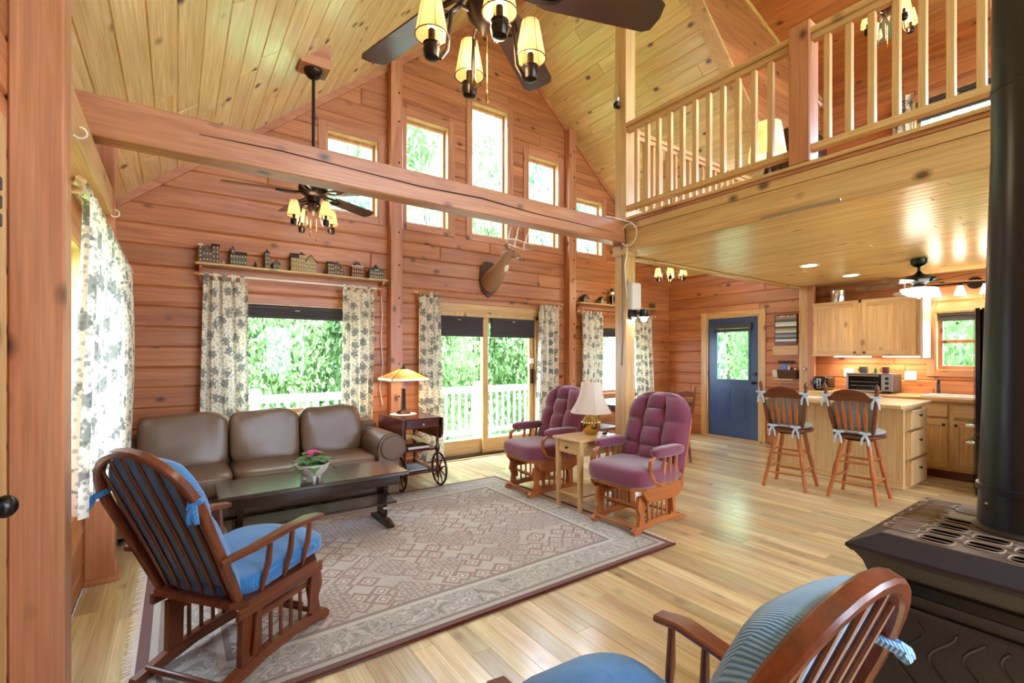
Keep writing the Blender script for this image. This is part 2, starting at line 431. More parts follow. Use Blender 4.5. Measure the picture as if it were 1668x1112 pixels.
    def obj(s, name, mat, parent=None, smooth=35, kind=None, label=None, loc=None):
        me = bpy.data.meshes.new(name); me.from_pydata(s.v, [], s.f); me.update()
        if any(s.r):
            at = me.attributes.new('rnd', 'FLOAT', 'FACE'); at.data.foreach_set('value', s.r)
        if s.uv:
            ul = me.uv_layers.new(name='UVMap')
            for lp in me.loops: ul.data[lp.index].uv = s.uv[lp.vertex_index]
        me.materials.append(MATS[mat] if isinstance(mat, str) else mat)
        if smooth:
            me.polygons.foreach_set('use_smooth', [True] * len(me.polygons)); me.set_sharp_from_angle(angle=math.radians(smooth))
        o = bpy.data.objects.new(name, me); COL.objects.link(o)
        if parent: o.parent = parent
        if kind: o['kind'] = kind
        if label: o['label'] = label
        if loc: o.location = loc
        return o
def tag(o, label, cat, group=None, kind=None):
    o['label'] = label; o['category'] = cat
    if group: o['group'] = group
    if kind: o['kind'] = kind
    return o
def thing(name, label, cat, loc=(0, 0, 0), rz=0.0, group=None):
    o = bpy.data.objects.new(name, None); COL.objects.link(o); o.empty_display_size = .1
    o.location = loc; o.rotation_euler = (0, 0, rz)
    return tag(o, label, cat, group)
def copy_tree(o, parent=None):
    c = o.copy(); COL.objects.link(c)
    if parent is not None: c.parent = parent
    for ch in o.children: copy_tree(ch, c)
    return c
def B(x0, x1, y0, y1, z0, z1, b=.004): return MB().box(x0, x1, y0, y1, z0, z1, b)
def structure(o, label=None):
    o['kind'] = 'structure'
    if label: o['label'] = label
    return o
_s, _c = math.sin(YAW), math.cos(YAW)
def proj(p):
    d = p[0] * _s + p[1] * _c
    if d < .15: return None
    return (834 + FPX * (p[0] * _c - p[1] * _s) / d, HORIZON - FPX * (p[2] - CAM_H) / d)
def seen_area(q):
    pts = [proj(p) for p in q]
    if any(p is None for p in pts): return 0
    pts = [(min(max(x, 0), 1668), min(max(y, 0), 1112)) for x, y in pts]
    return abs(sum(pts[i][0] * pts[(i + 1) % len(pts)][1] - pts[(i + 1) % len(pts)][0] * pts[i][1] for i in range(len(pts)))) / 2
def plank_geo(mb, q, nrm, th, c, r):
    q = [Vector(p) for p in q]; nrm = Vector(nrm); n = len(q); inner = []
    for i, p in enumerate(q):
        a = (q[i - 1] - p); b = (q[(i + 1) % n] - p)
        la, lb = a.length, b.length
        inner.append(p + a * (min(c, la * .3) / max(la, 1e-6)) + b * (min(c, lb * .3) / max(lb, 1e-6)))
    vs = [p - nrm * th for p in q] + [p - nrm * c * .8 for p in q] + inner
    fs = [tuple(range(2 * n, 3 * n))]
    for i in range(n):
        j = (i + 1) % n
        fs += [(i, j, j + n, i + n), (i + n, j + n, j + 2 * n, i + 2 * n)]
    # outward orientation
    f = fs[0]; nn = (Vector(vs[f[1]]) - Vector(vs[f[0]])).cross(Vector(vs[f[2]]) - Vector(vs[f[0]]))
    if nn.dot(nrm) < 0: fs = [tuple(reversed(f)) for f in fs]
    mb.add(vs, fs, r)
def planks(parent, name, mat, quads, nrm, th=.025, c=.006, limit=300):
    scored = sorted(((seen_area(q), i) for i, q in enumerate(quads)), reverse=True)
    keep = [i for a, i in scored[:limit] if a > 12]; ks = set(keep)
    for i in keep:
        mb = MB(); plank_geo(mb, quads[i], nrm, th, c, .02 + .96 * rnd.random()); mb.obj(name, mat, parent, smooth=0)
    rest = [q for i, q in enumerate(quads) if i not in ks]
    if rest:
        mb = MB()
        for q in rest: plank_geo(mb, q, nrm, th, c, .02 + .96 * rnd.random())
        mb.obj(name + '_field', mat, parent, smooth=0, kind='stuff')
def rect_minus(r, holes):
    out = [r]
    for h in holes:
        nxt = []
        for a in out:
            u0, u1, z0, z1 = a
            if h[0] >= u1 or h[1] <= u0 or h[2] >= z1 or h[3] <= z0: nxt.append(a); continue
            if h[0] > u0: nxt.append((u0, h[0], z0, z1))
            if h[1] < u1: nxt.append((h[1], u1, z0, z1))
            m0, m1 = max(u0, h[0]), min(u1, h[1])
            if h[2] > z0: nxt.append((m0, m1, z0, h[2]))
            if h[3] < z1: nxt.append((m0, m1, h[3], z1))
        out = nxt
    return [a for a in out if a[1] - a[0] > .012 and a[3] - a[2] > .012]
# ================================================================== the setting
XL, XR, YB, YF = -.46, 7.65, 5.62, -3.0          # left wall, right wall, gable wall, wall behind the camera
RIDGE, SL, XM = 6.2, .83, 3.61                    # ridge height, roof slope, ridge line
def roof(x): return RIDGE - SL * abs(x - XM)
DSL = .27
def dorm(x): return RIDGE - DSL * max(0, x - 3.73)
YD = 3.05                                         # the dormer's side wall
X_LOFT, Z_SOF, Z_LOFT, Y_LOFT = 3.55, 2.405, 2.70, 3.27
def wbox(mb, wall, u0, u1, d0, d1, z0, z1, b=.003):
    """a box on a wall: u along the wall, d outwards from the room"""
    if wall == 'back': return mb.box(u0, u1, YB + d0, YB + d1, z0, z1, b)
    if wall == 'right': return mb.box(XR + d0, XR + d1, u0, u1, z0, z1, b)
    if wall == 'left': return mb.box(XL - d0, XL - d1, u0, u1, z0, z1, b)
# ---- floor
floor = structure(B(XL - .3, XR + .3, YF - .3, YB + .3, -.2, -.02, 0).obj('floor', 'groove', smooth=0), 'honey coloured hardwood plank floor')
quads = []
PW = .105; x = XL
while x < XR:
    x1 = min(x + PW, XR); y = YF - rnd.random()
    while y < YB:
        y1 = min(y + rnd.uniform(.55, 1.9), YB + .02)
        if y1 > YF: quads.append([(x, max(y, YF), 0), (x1, max(y, YF), 0), (x1, y1, 0), (x, y1, 0)])
        y = y1
    x = x1
planks(floor, 'plank', 'floor_planks', quads, (0, 0, 1), .02, .0016)
# ---- log walls
CH, Z0 = .1935, .123
def courses(ztop):
    z = [0, Z0]
    while z[-1] < ztop: z.append(z[-1] + CH)
    return [(a, min(b, ztop)) for a, b in zip(z, z[1:])]
HOLES_B = [(.40, 1.78, .75, 1.95), (2.65, 4.45, 0, 1.98), (5.45, 6.95, .75, 1.88),
           (1.39, 1.99, 3.07, 3.975), (2.35, 2.95, 3.07, 4.417), (3.305, 3.91, 3.07, 4.90), (4.28, 4.88, 3.07, 4.40), (5.25, 5.845, 3.07, 3.955)]
def wall_of(name, label, wall, u0, u1, ztop, holes, clip=None, mat='log_X', pmax=5.5):
    back = MB(); quads = []
    for a, b in courses(ztop):
        cuts, u = [u0], u0 + rnd.uniform(.4, pmax)
        while u < u1 - .4: cuts.append(u); u += rnd.uniform(2.4, pmax)
        cuts.append(u1)
        for c0, c1 in zip(cuts, cuts[1:]):
            for (p, q, r, s) in rect_minus((c0, c1, a, b), holes):
                co = [(p, r), (q, r), (q, s), (p, s)]
                if clip:
                    lo, hi = clip
                    co = [(max(p, lo(r)), r), (min(q, hi(r)), r), (min(q, hi(s)), s), (max(p, lo(s)), s)]
                    if co[1][0] - co[0][0] < .03: continue
                    if co[2][0] - co[3][0] < .01:
                        m = (co[2][0] + co[3][0]) / 2; m = min(max(m, co[0][0]), co[1][0]); co[2] = (m + .004, s); co[3] = (m - .004, s)
                def P(t, d): return (t[0], YB + d, t[1]) if wall == 'back' else (XR + d, t[0], t[1]) if wall == 'right' else (XL - d, t[0], t[1])
                quads.append([P(t, 0) for t in co])
                vs = [P(t, .02) for t in co] + [P(t, .17) for t in co]
                back.add(vs, [(0, 1, 2, 3), (7, 6, 5, 4), (0, 4, 5, 1), (1, 5, 6, 2), (2, 6, 7, 3), (3, 7, 4, 0)])
    o = structure(back.obj(name, 'groove', smooth=0), label)
    nrm = {'back': (0, -1, 0), 'right': (-1, 0, 0), 'left': (1, 0, 0)}[wall]
    planks(o, 'log', mat, quads, nrm, .03, .014)
    return o
wall_back = wall_of('wall_back', 'gable wall of stacked reddish pine logs', 'back', XL - .1, XR + .1, 6.2, HOLES_B,
                    (lambda z: max(XL - .1, XM - (RIDGE + .06 - z) / SL), lambda z: min(XR + .1, XM + (RIDGE + .06 - z) / SL)))
HOLES_R = [(3.90, 4.83, 0, 2.06), (.95, 1.74, 1.22, 1.93), (1.15, 1.95, 3.3, 4.62), (-2.0, .2, 3.3, 4.62)]  # last opening is out of view, added to brighten the right-hand ceiling
wall_right = wall_of('wall_right', 'pine log wall with the blue door and the kitchen', 'right', YF, YB + .1, 2.87, HOLES_R, mat='log_Y')
wall_right2 = wall_of('wall_loft', 'pine log wall behind the loft', 'right', YF, YD, 5.22, HOLES_R + [(YF, YD, 0, 2.87)], mat='log_Y')
wall_right2['kind'] = 'structure'
HOLES_L = [(2.46, 3.74, .80, 2.02), (1.10, 2.05, 0, 2.06)]
wall_left = wall_of('wall_left', 'pine log wall beside the camera', 'left', YF, YB + .1, 2.9, HOLES_L, mat='log_Y')
# the wall behind the camera: unseen, its openings made up to let daylight in
fr = MB()
for (a, b, z0, z1) in [(XL - .2, .9, -.1, 3.9), (.9, 3.4, 2.2, 2.7), (.9, 2.0, -.1, 2.2), (3.0, 3.4, -.1, 6.3), (3.4, 3.9, -.1, 6.3), (3.9, 7.2, 2.1, 2.95), (7.2, XR + .2, -.1, 5.3), (.9, 1.5, 2.7, 4.4), (2.0, 3.0, -.1, .9), (1.5, 3.0, 5.0, 6.3), (3.9, 7.2, -.1, 1.0), (3.9, 7.2, 5.0, 6.3)]:
    fr.box(a, b, YF - .2, YF, z0, z1)
wall_front = structure(fr.obj('wall_front', 'log_X', smooth=0), 'wall behind the camera')
# ---- ceilings
def slope_ceiling(name, label, f, x0, x1, y0, y1, w, mat, jl=(1.6, 3.6)):
    ln = math.hypot(x1 - x0, f(x1) - f(x0)); n = max(1, round(ln / w)); quads = []
    dz = (f(x1) - f(x0)) / (x1 - x0); nr = Vector((dz, 0, -1)).normalized()
    for i in range(n):
        a, b = x0 + (x1 - x0) * i / n, x0 + (x1 - x0) * (i + 1) / n
        y = y1 + rnd.random() * 2
        while y > y0:
            yb = y - rnd.uniform(*jl)
            ya, yc = min(y, y1), max(yb, y0)
            if ya - yc > .05: quads.append([(a, yc, f(a)), (b, yc, f(b)), (b, ya, f(b)), (a, ya, f(a))])
            y = yb
    up = Vector((-dz, 0, 1)).normalized()
    A, Bq = Vector((x0, 0, f(x0))) + up * .022, Vector((x1, 0, f(x1))) + up * .022
    m = MB(); vs = []
    for t in (0, .12):
        for p, y in ((A, y0), (Bq, y0), (Bq, y1), (A, y1)): q = p + up * t; vs.append((q.x, y, q.z))
    m.add(vs, [(0, 1, 2, 3), (7, 6, 5, 4), (0, 4, 5, 1), (1, 5, 6, 2), (2, 6, 7, 3), (3, 7, 4, 0)])
    o = structure(m.obj(name, 'groove', smooth=0), label)
    planks(o, 'board', mat, quads, nr, .024, .007)
    return o
slope_ceiling('ceiling_left', 'sloping ceiling of pale varnished knotty pine boards', roof, XL - .05, XM, YF, YB + .02, .166, 'ceil_boards')
slope_ceiling('ceiling_right', 'sloping pine board ceiling over the dining corner', roof, XM, XR + .05, YD, YB + .02, .166, 'ceil_boards')
slope_ceiling('ceiling_dormer', 'low-pitched pine ceiling of the dormer above the loft', dorm, XM, XR + .05, YF, YD + .02, .18, 'log_Y')
# dormer cheek
quads = []; cm = MB(); z = 2.9
while z < 6.15:
    z1 = min(z + CH, 6.17)
    l0, l1 = XM + (RIDGE - .04 - z) / SL, XM + (RIDGE - .04 - z1) / SL
    r0, r1 = min(XR, 3.73 + (RIDGE + .03 - z) / DSL), min(XR, 3.73 + (RIDGE + .03 - z1) / DSL)
    if r0 - l0 > .05 and r1 - l1 > .02:
        quads.append([(l0, YD - .03, z), (r0, YD - .03, z), (r1, YD - .03, z1), (l1, YD - .03, z1)])
        cm.add([(l0, YD - .012, z), (r0, YD - .012, z), (r1, YD - .012, z1), (l1, YD - .012, z1)], [(0, 1, 2, 3)])
    z = z1
ck = structure(cm.obj('wall_dormer', 'groove', smooth=0), 'wedge-shaped log side wall of the dormer')
planks(ck, 'log', 'log_X', quads, (0, -1, 0), .02, .01)
# trims along the roof
def rail_obj(name, pts, w, h, mat, up=(0, 0, 1), parent=None, c=.15):
    return MB().rail(pts, w, h, up, c).obj(name, mat, parent, smooth=0)
e = .035
nL = Vector((-SL, 0, 1)).normalized()
structure(rail_obj('trim_1', [(XL, YB - .012, roof(XL) - e), (XM - .1, YB - .012, roof(XM - .1) - e)], .026, .075, 'beam_X', nL), 'rake trim board')
structure(rail_obj('trim_2', [(XM + .1, YB - .012, roof(XM + .1) - e), (XR, YB - .012, roof(XR) - e)], .026, .075, 'beam_X', (SL, 0, 1)), 'rake trim board over the dining corner')
structure(rail_obj('trim_3', [(XM + .15, YD + .035, roof(XM + .15) - .018), (XR, YD + .035, roof(XR) - .018)], .16, .035, 'pine_X', (SL, 0, 1)), 'pale trim board along the dormer edge')
structure(rail_obj('trim_4', [(3.85, YD - .042, dorm(3.85) - .03), (XR, YD - .042, dorm(XR) - .03)], .025, .06, 'pine_X', (DSL, 0, 1)), 'trim under the dormer ceiling')
structure(B(XR - .02, XR, YD, YB, 2.72, 2.80).obj('trim_5', 'beam_Y'), 'trim board at the top of the log wall')
structure(B(XM - .08, XM + .08, YF, YB, 5.98, 6.14, .01).obj('beam_ridge', 'beam_Y'), 'ridge beam')
# ---- posts and beams
def post(name, x0, x1, y0, y1, z0, z1, label, mat='beam_Z', bolts=None):
    o = structure(B(x0, x1, y0, y1, z0, z1, .006).obj(name, mat), label)
    for z in bolts or []:
        xc = (x0 + x1) / 2 + (x1 - x0) * .18
        MB().cyl((xc, y0 - .006, z), (xc, y0 + .002, z), .011, n=10).obj('bolt_head', 'bronze', o)
    return o
bz = [.35 + .42 * i for i in range(11)]
post('post', 2.11, 2.26, 5.50, 5.63, 0, roof(2.11) + .02, 'square pine post on the gable wall beside the patio door', bolts=[.9, 1.3, 1.75, 2.1, 2.5, 2.9, 3.3, 3.75, 4.25, 4.6])
post('post', 5.0, 5.14, 5.50, 5.63, 0, roof(5.14) + .02, 'square pine post between the patio door and the corner window', bolts=[1.0, 1.5, 1.9, 2.3, 2.6, 2.9, 3.2, 3.7, 4.2, 4.6])
post('post', XL, -.32, 2.25, 2.39, 0, roof(-.32) + .02, 'reddish square log post close by the camera')
post('post', XL, -.315, 3.83, 3.97, 0, roof(-.315) + .02, 'post behind the printed curtain of the side window')
structure(B(XL, -.325, 2.39, 3.83, 2.26, 2.43, .006).obj('beam_header', 'pine_Y'), 'pale header timber above the side window curtain')
structure(B(XL, -.29, 3.80, 3.99, 0, .03, .004).obj('trim_6', 'beam_Y'), 'small base block')
pc = post('post', 3.54, 3.68, 3.09, 3.23, 0, RIDGE - .2, 'tall square pine post in the middle of the room', 'pine_Z')
B(3.515, 3.70, 3.07, 3.25, 2.37, 2.475, .015).obj('capital', 'pine_X', pc)
tie = structure(MB().rail([(XL, 3.16, 2.585), (3.54, 3.16, 2.585)], .14, .205, c=.12).obj('beam_tie', 'beam_X', smooth=0), 'long pine tie beam spanning the room')
MB().rail([(.1, 3.0895, 2.60), (.5, 3.0895, 2.612), (.9, 3.0895, 2.60), (1.4, 3.0895, 2.585), (1.9, 3.0895, 2.60), (2.4, 3.0895, 2.575), (2.9, 3.0895, 2.57), (3.4, 3.0895, 2.56)], [.004, .008, .007, .009, .012, .009, .007, .003], .002, (0, 1, 0)).obj('drying_crack', 'groove', tie)
post('post', 7.51, XR, 3.11, 3.25, 0, Z_SOF, 'pale post against the wall between door and cabinets', 'pine_Z', )
post('post', 7.45, 7.51, 3.02, 3.11, 0, 2.4, 'narrow orange edge board beside the cabinets', 'beam_Z')
# ---- loft floor
loft = structure(B(X_LOFT + .02, XR, YF, Y_LOFT, Z_SOF + .02, Z_LOFT - .02, 0).obj('floor_loft', 'log_Y', smooth=0), 'loft floor over the kitchen')
B(X_LOFT, X_LOFT + .03, YF, 3.09, Z_SOF - .005, 2.60, .003).obj('fascia_board', 'pine_Y', loft)
B(X_LOFT - .006, X_LOFT + .03, YF, 3.09, 2.602, 2.672, .003).obj('fascia_board', 'pine_Y', loft)
B(X_LOFT - .012, X_LOFT + .03, YF, 3.09, 2.674, 2.70, .003).obj('moulding', 'beam_Y', loft)
B(X_LOFT - .03, X_LOFT + .14, YF, 3.09, 2.70, 2.725, .004).obj('cap_board', 'pine_Y', loft)
B(X_LOFT + .13, XR, Y_LOFT - .02, Y_LOFT + .01, Z_SOF - .02, 2.70, .003).obj('edge_board', 'beam_X', loft)
B(X_LOFT + .13, XR, 3.2, Y_LOFT + .015, Z_SOF - .03, Z_SOF - .004, .003).obj('edge_trim', 'pine_X', loft)
MB().box(X_LOFT - .004, X_LOFT + .0, 1.28, 1.80, Z_SOF + .004, Z_SOF + .022, .002).obj('metal_strip', 'steel', loft)
quads = []; w = .088; n = int((XR - X_LOFT - .03) / w)
for i in range(n):
    a = X_LOFT + .03 + (XR - X_LOFT - .03) * i / n; b = X_LOFT + .03 + (XR - X_LOFT - .03) * (i + 1) / n
    y = Y_LOFT - .02
    while y > YF:
        yb = max(YF, y - rnd.uniform(1.5, 3.4)); quads.append([(a, yb, Z_SOF), (b, yb, Z_SOF), (b, y, Z_SOF), (a, y, Z_SOF)]); y = yb
planks(loft, 'soffit_strip', 'soffit_boards', quads, (0, 0, -1), .02, .0045)
quads = [[(X_LOFT + .1, YF, 2.7), (XR, YF, 2.7), (XR, Y_LOFT, 2.7), (X_LOFT + .1, Y_LOFT, 2.7)]]
# ---- loft railings
def railing(name, label, axis, fixed, u0, u1, zb, us, newel=None, mat='pine'):
    t = thing(name, label, 'railing', (0, 0, 0))
    ax = 'Y' if axis == 'Y' else 'X'
    def bx(a, b, d0, d1, z0, z1, bv=.004): return B(fixed + d0, fixed + d1, a, b, z0, z1, bv) if axis == 'Y' else B(a, b, fixed + d0, fixed + d1, z0, z1, bv)
    bx(u0, u1, -.02, .075, 3.60, 3.64).obj('top_rail', mat + '_' + ax, t)
    bx(u0, u1, 0, .055, 3.555, 3.60).obj('sub_rail', mat + '_' + ax, t)
    bx(u0, u1, -.01, .06, 2.80, 2.845).obj('bottom_rail', mat + '_' + ax, t)
    m0 = None
    for u in us:
        if m0 is None:
            m0 = B(-.02, .02, -.02, .02, 2.845, 3.555, .004).obj('baluster', 'pine_Z', t); o = m0
        else:
            o = m0.copy(); COL.objects.link(o)
        o.location = (fixed + .027, u, 0) if axis == 'Y' else (u, fixed + .027, 0)
    for u in newel or []:
        bx(u - .07, u + .07, -.03, .11, 2.726, 3.70, .008).obj('newel_post', 'beam_Z', t)
    return t
us = [3.02 - .128 * i for i in range(0, 12)]
railing('loft_railing', 'pine baluster railing along the front edge of the loft', 'Y', X_LOFT, -1.0, 3.09, 2.725,
        [u for u in [2.985 - .1245 * i for i in range(40)] if u > -.9 and abs(u - 1.525) > .1], [1.525])
railing('loft_railing', 'short pine railing at the dining end of the loft, seen through the front balusters', 'X', 3.13, 3.68, 7.3, 2.725, [3.78 + .125 * i for i in range(29)])

# ================================================================== windows and doors
def window(name, label, wall, u0, u1, z0, z1, cas=.075, jamb='pine', sash=.045, mull=None, crank=False, casing=True, gd=.1, cm='beam'):
    ah = {'back': 'X', 'right': 'Y', 'left': 'Y'}[wall]
    w = structure(wbox(wbox(wbox(wbox(MB(), wall, u0 - .001, u0 + .012, -.004, .17, z0, z1, 0), wall, u1 - .012, u1 + .001, -.004, .17, z0, z1, 0),
                        wall, u0, u1, -.004, .17, z1 - .012, z1 + .001, 0), wall, u0, u1, -.004, .17, z0 - .001, z0 + .012, 0).obj(name, jamb + '_Z', smooth=0), label)
    if casing:
        for (a, b, c, d, nm, ax) in ((u0 - cas, u0, z0 - cas, z1 + cas, 'casing', 'Z'), (u1, u1 + cas, z0 - cas, z1 + cas, 'casing', 'Z'), (u0, u1, z1, z1 + cas, 'head_casing', ah), (u0, u1, z0 - cas, z0, 'apron', ah)):
            wbox(MB(), wall, a, b, -.016, .004, c, d).obj(nm, cm + '_' + ax, w)
    s = MB()
    for (a, b, c, d) in ((u0 + .012, u0 + .012 + sash, z0 + .012, z1 - .012), (u1 - .012 - sash, u1 - .012, z0 + .012, z1 - .012)): wbox(s, wall, a, b, gd - .02, gd + .03, c, d)
    for (c, d) in ((z0 + .012, z0 + .012 + sash), (z1 - .012 - sash, z1 - .012)): wbox(s, wall, u0 + .012 + sash, u1 - .012 - sash, gd - .02, gd + .03, c, d)
    if mull: wbox(s, wall, u0 + .03, u1 - .03, gd - .03, gd + .025, mull - .02, mull + .02)
    s.obj('sash', cm + '_Z', w)
    wbox(MB(), wall, u0 + .04, u1 - .04, gd, gd + .006, z0 + .04, z1 - .04, 0).obj('pane', 'pane', w, smooth=0)
    if crank:
        m = MB(); uc = (u0 + u1) / 2
        m.tube([(uc, YB + .05, z0 + .02), (uc, YB + .03, z0 + .06), (uc - .04, YB + .02, z0 + .09), (uc - .035, YB + .015, z0 + .13)], .006, 6)
        m.tube([(uc + .05, YB + .06, z0 + .02), (uc + .05, YB + .06, z0 + .17)], .004, 6)
        m.obj('crank', 'black', w)
    return w
for i, (h, nm) in enumerate(zip(HOLES_B[3:], ('lowest window of the row on the sofa side', 'tall window beside the post on the sofa side', 'tallest middle window under the gable peak', 'tall window above the deer mount antlers', 'lowest window of the row near the middle post'))):
    window('window_%d' % (i + 1), nm, 'back', *h, cas=.09, crank=True, cm='beam', sash=.03)
window('window_6', 'wide picture window behind the sofa', 'back', *HOLES_B[0], cas=.09)
window('window_7', 'window of the dining corner', 'back', *HOLES_B[2], cas=.09)
window('window_8', 'double-hung kitchen window above the sink', 'right', *HOLES_R[1], cas=.08, mull=1.57, sash=.04)
window('window_9', 'loft window', 'right', *HOLES_R[2], cas=.08, sash=.04)
window('window_10', 'side window behind the long curtain', 'left', *HOLES_L[0], cas=.07)
# patio door
def patio():
    w = structure(MB().box(2.65, 2.70, YB - .03, YB + .15, 0, 1.98).box(4.40, 4.45, YB - .03, YB + .15, 0, 1.98).box(2.65, 4.45, YB - .03, YB + .15, 1.93, 1.98).obj('door_2', 'pine_Z', smooth=0), 'sliding glass patio door in a pine frame')
    B(2.53, 2.65, YB - .022, YB, 0, 2.08).obj('casing', 'pine_Z', w); B(4.45, 4.57, YB - .022, YB, 0, 2.08).obj('casing', 'pine_Z', w)
    B(2.65, 4.45, YB - .022, YB, 1.98, 2.10).obj('head_casing', 'pine_X', w)
    B(2.48, 4.95, YB - .03, YB, 2.10, 2.17).obj('head_board', 'beam_X', w)
    B(2.48, 4.95, YB - .045, YB, 2.17, 2.205).obj('head_board', 'beam_X', w)
    B(2.65, 4.45, YB - .06, YB + .15, 0, .035).obj('threshold', 'bronze', w)
    B(2.6, 4.5, YB - .085, YB - .06, 0, .018).obj('threshold_strip', 'maple_X', w)
    for nm, a, b, d in (('sliding_panel', 3.50, 4.40, .015), ('fixed_panel', 2.70, 3.60, .07)):
        m = MB()
        for p, q in ((a, a + .085), (b - .085, b)): m.box(p, q, YB + d, YB + d + .045, .035, 1.93, .004)
        pn = m.obj(nm, 'pine_Z', w)
        m = MB().box(a + .085, b - .085, YB + d, YB + d + .045, .035, .235, .004); m.box(a + .085, b - .085, YB + d, YB + d + .045, 1.85, 1.93, .004)
        m.obj('rail', 'pine_X', pn)
        B(a + .08, b - .08, YB + d + .02, YB + d + .026, .23, 1.86, 0).obj('pane', 'pane', pn, smooth=0)
    B(4.335, 4.375, YB - .02, YB + .02, .98, 1.2, .01).obj('handle', 'bronze', w)
    B(4.32, 4.39, YB - .005, YB + .016, 1.28, 1.36, .004).obj('alarm_tab', 'white_plastic', w)
patio()
# blue door
def blue_door():
    w = structure(MB().box(XR - .004, XR + .15, 3.90, 3.925, 0, 2.06).box(XR - .004, XR + .15, 4.805, 4.83, 0, 2.06).box(XR - .004, XR + .15, 3.9, 4.83, 2.04, 2.06).obj('door_1', 'pine_Z', smooth=0), 'navy blue entry door with a half window')
    for a, b in ((3.80, 3.90), (4.83, 4.93)): B(XR - .02, XR, a, b, 0, 2.15).obj('casing', 'pine_Z', w)
    B(XR - .02, XR, 3.90, 4.83, 2.06, 2.15).obj('head_casing', 'pine_Y', w)
    B(XR - .06, XR + .1, 3.86, 4.87, 0, .022).obj('threshold', 'maple_Y', w)
    X = XR + .02
    m = MB().box(X, X + .045, 3.925, 4.07, .02, 2.04, .002).box(X, X + .045, 4.66, 4.805, .02, 2.04, .002)
    m.box(X, X + .045, 4.07, 4.66, .02, .98, .002).box(X, X + .045, 4.07, 4.66, 1.92, 2.04, .002)
    s = m.obj('door_slab', 'navy_door', w)
    for a, b in ((4.11, 4.33), (4.40, 4.62)):
        p = MB().box(X - .006, X + .004, a, b, .30, .84, .004); p.box(X - .012, X + .004, a + .035, b - .035, .335, .805, .008); p.obj('panel', 'navy_door', s)
    m = MB()
    for a, b, c, d in ((4.06, 4.09, .97, 1.93), (4.64, 4.67, .97, 1.93), (4.09, 4.64, .97, 1.0), (4.09, 4.64, 1.90, 1.93)): m.box(X - .014, X + .01, a, b, c, d, .004)
    m.obj('glazing_frame', 'navy_door', s)
    B(X + .02, X + .026, 4.07, 4.66, .98, 1.92, 0).obj('pane', 'pane', s, smooth=0)
    m = MB().box(X - .06, X - .012, 4.02, 4.70, 1.86, 1.94, .006).box(X - .045, X - .015, 4.04, 4.68, 1.80, 1.855, .004); m.obj('blind', 'shade_dark', s)
    k = MB().cyl((X, 3.985, .96), (X - .05, 3.985, .96), .014); k.sell((X - .065, 3.985, .96), (.026, .032, .032)); k.obj('knob', 'black', s)
    MB().cyl((X, 3.985, 1.1), (X - .022, 3.985, 1.1), .03, .026).obj('deadbolt', 'black', s)
    for z in (.3, 1.05, 1.8): MB().cyl((XR - .006, 4.812, z), (XR - .006, 4.812, z + .09), .008, n=8).obj('hinge', 'steel', s)
blue_door()
# the door beside the camera: only its casing, knob and bolt come into the picture
def side_door():
    w = structure(MB().box(XL - .06, XL - .02, 1.10, 2.03, 0, 2.05).obj('door_3', 'navy_door', smooth=0), 'door beside the camera with black knob')
    B(XL, XL + .022, 2.05, 2.14, 0, 2.14).obj('casing', 'pine_Z', w)
    B(XL, XL + .022, 1.0, 1.10, 0, 2.14).obj('casing', 'pine_Z', w); B(XL, XL + .022, 1.10, 2.05, 2.05, 2.14).obj('head_casing', 'pine_Y', w)
    k = MB().cyl((XL - .02, 1.965, .955), (XL + .035, 1.965, .955), .012); k.sell((XL + .055, 1.965, .955), (.028, .033, .033))
    k.obj('knob', 'black', w)
    MB().cyl((XL - .02, 1.965, 1.13), (XL + .01, 1.965, 1.13), .034, .028).obj('deadbolt', 'black', w)
    m = MB()
    for i in range(3): m.box(XL - .02, XL + .03, 1.95, 2.06, 1.78 + .055 * i, 1.82 + .055 * i, .003)
    m.obj('blind', 'shade_dark', w)
side_door()
# ================================================================== living room furniture
# ---- rug
RX0, RX1, RY0, RY1 = -.15, 3.0, 2.15, 4.56
rug_mat(RX1 - RX0, RY1 - RY0)
rug = thing('rug', 'large faded red and beige oriental rug with fringed ends on the plank floor', 'rug')
m = MB(); lx, ly = RX1 - RX0, RY1 - RY0
m.grid(lambda a, b: (RX0 + lx * a, RY0 + ly * b, .011 + .0015 * math.sin(a * 19) * math.sin(b * 13)), 30, 24, uv=lambda a, b: (lx * a, ly * b))
m.obj('rug_pile', 'rug_weave', rug)
B(RX0, RX1, RY0, RY1, .001, .009, .002).obj('backing', 'wicker', rug)
MB().tube([(RX0, RY0, .009), (RX1, RY0, .009)], .009, 6).obj('bound_edge', 'mahogany_X', rug)
fr = MB()
for xx, sg in ((RX0, -1), (RX1, 1)):
    y = RY0
    while y < RY1:
        l = rnd.uniform(.03, .055); dy = rnd.uniform(-.012, .012)
        fr.add([(xx, y, .008), (xx, y + .008, .008), (xx + sg * l, y + dy + .006, .003), (xx + sg * l, y + dy, .003)], [(0, 1, 2, 3) if sg > 0 else (3, 2, 1, 0)])
        y += .0095
fr.obj('fringe', 'lace', rug, smooth=0, kind='stuff')
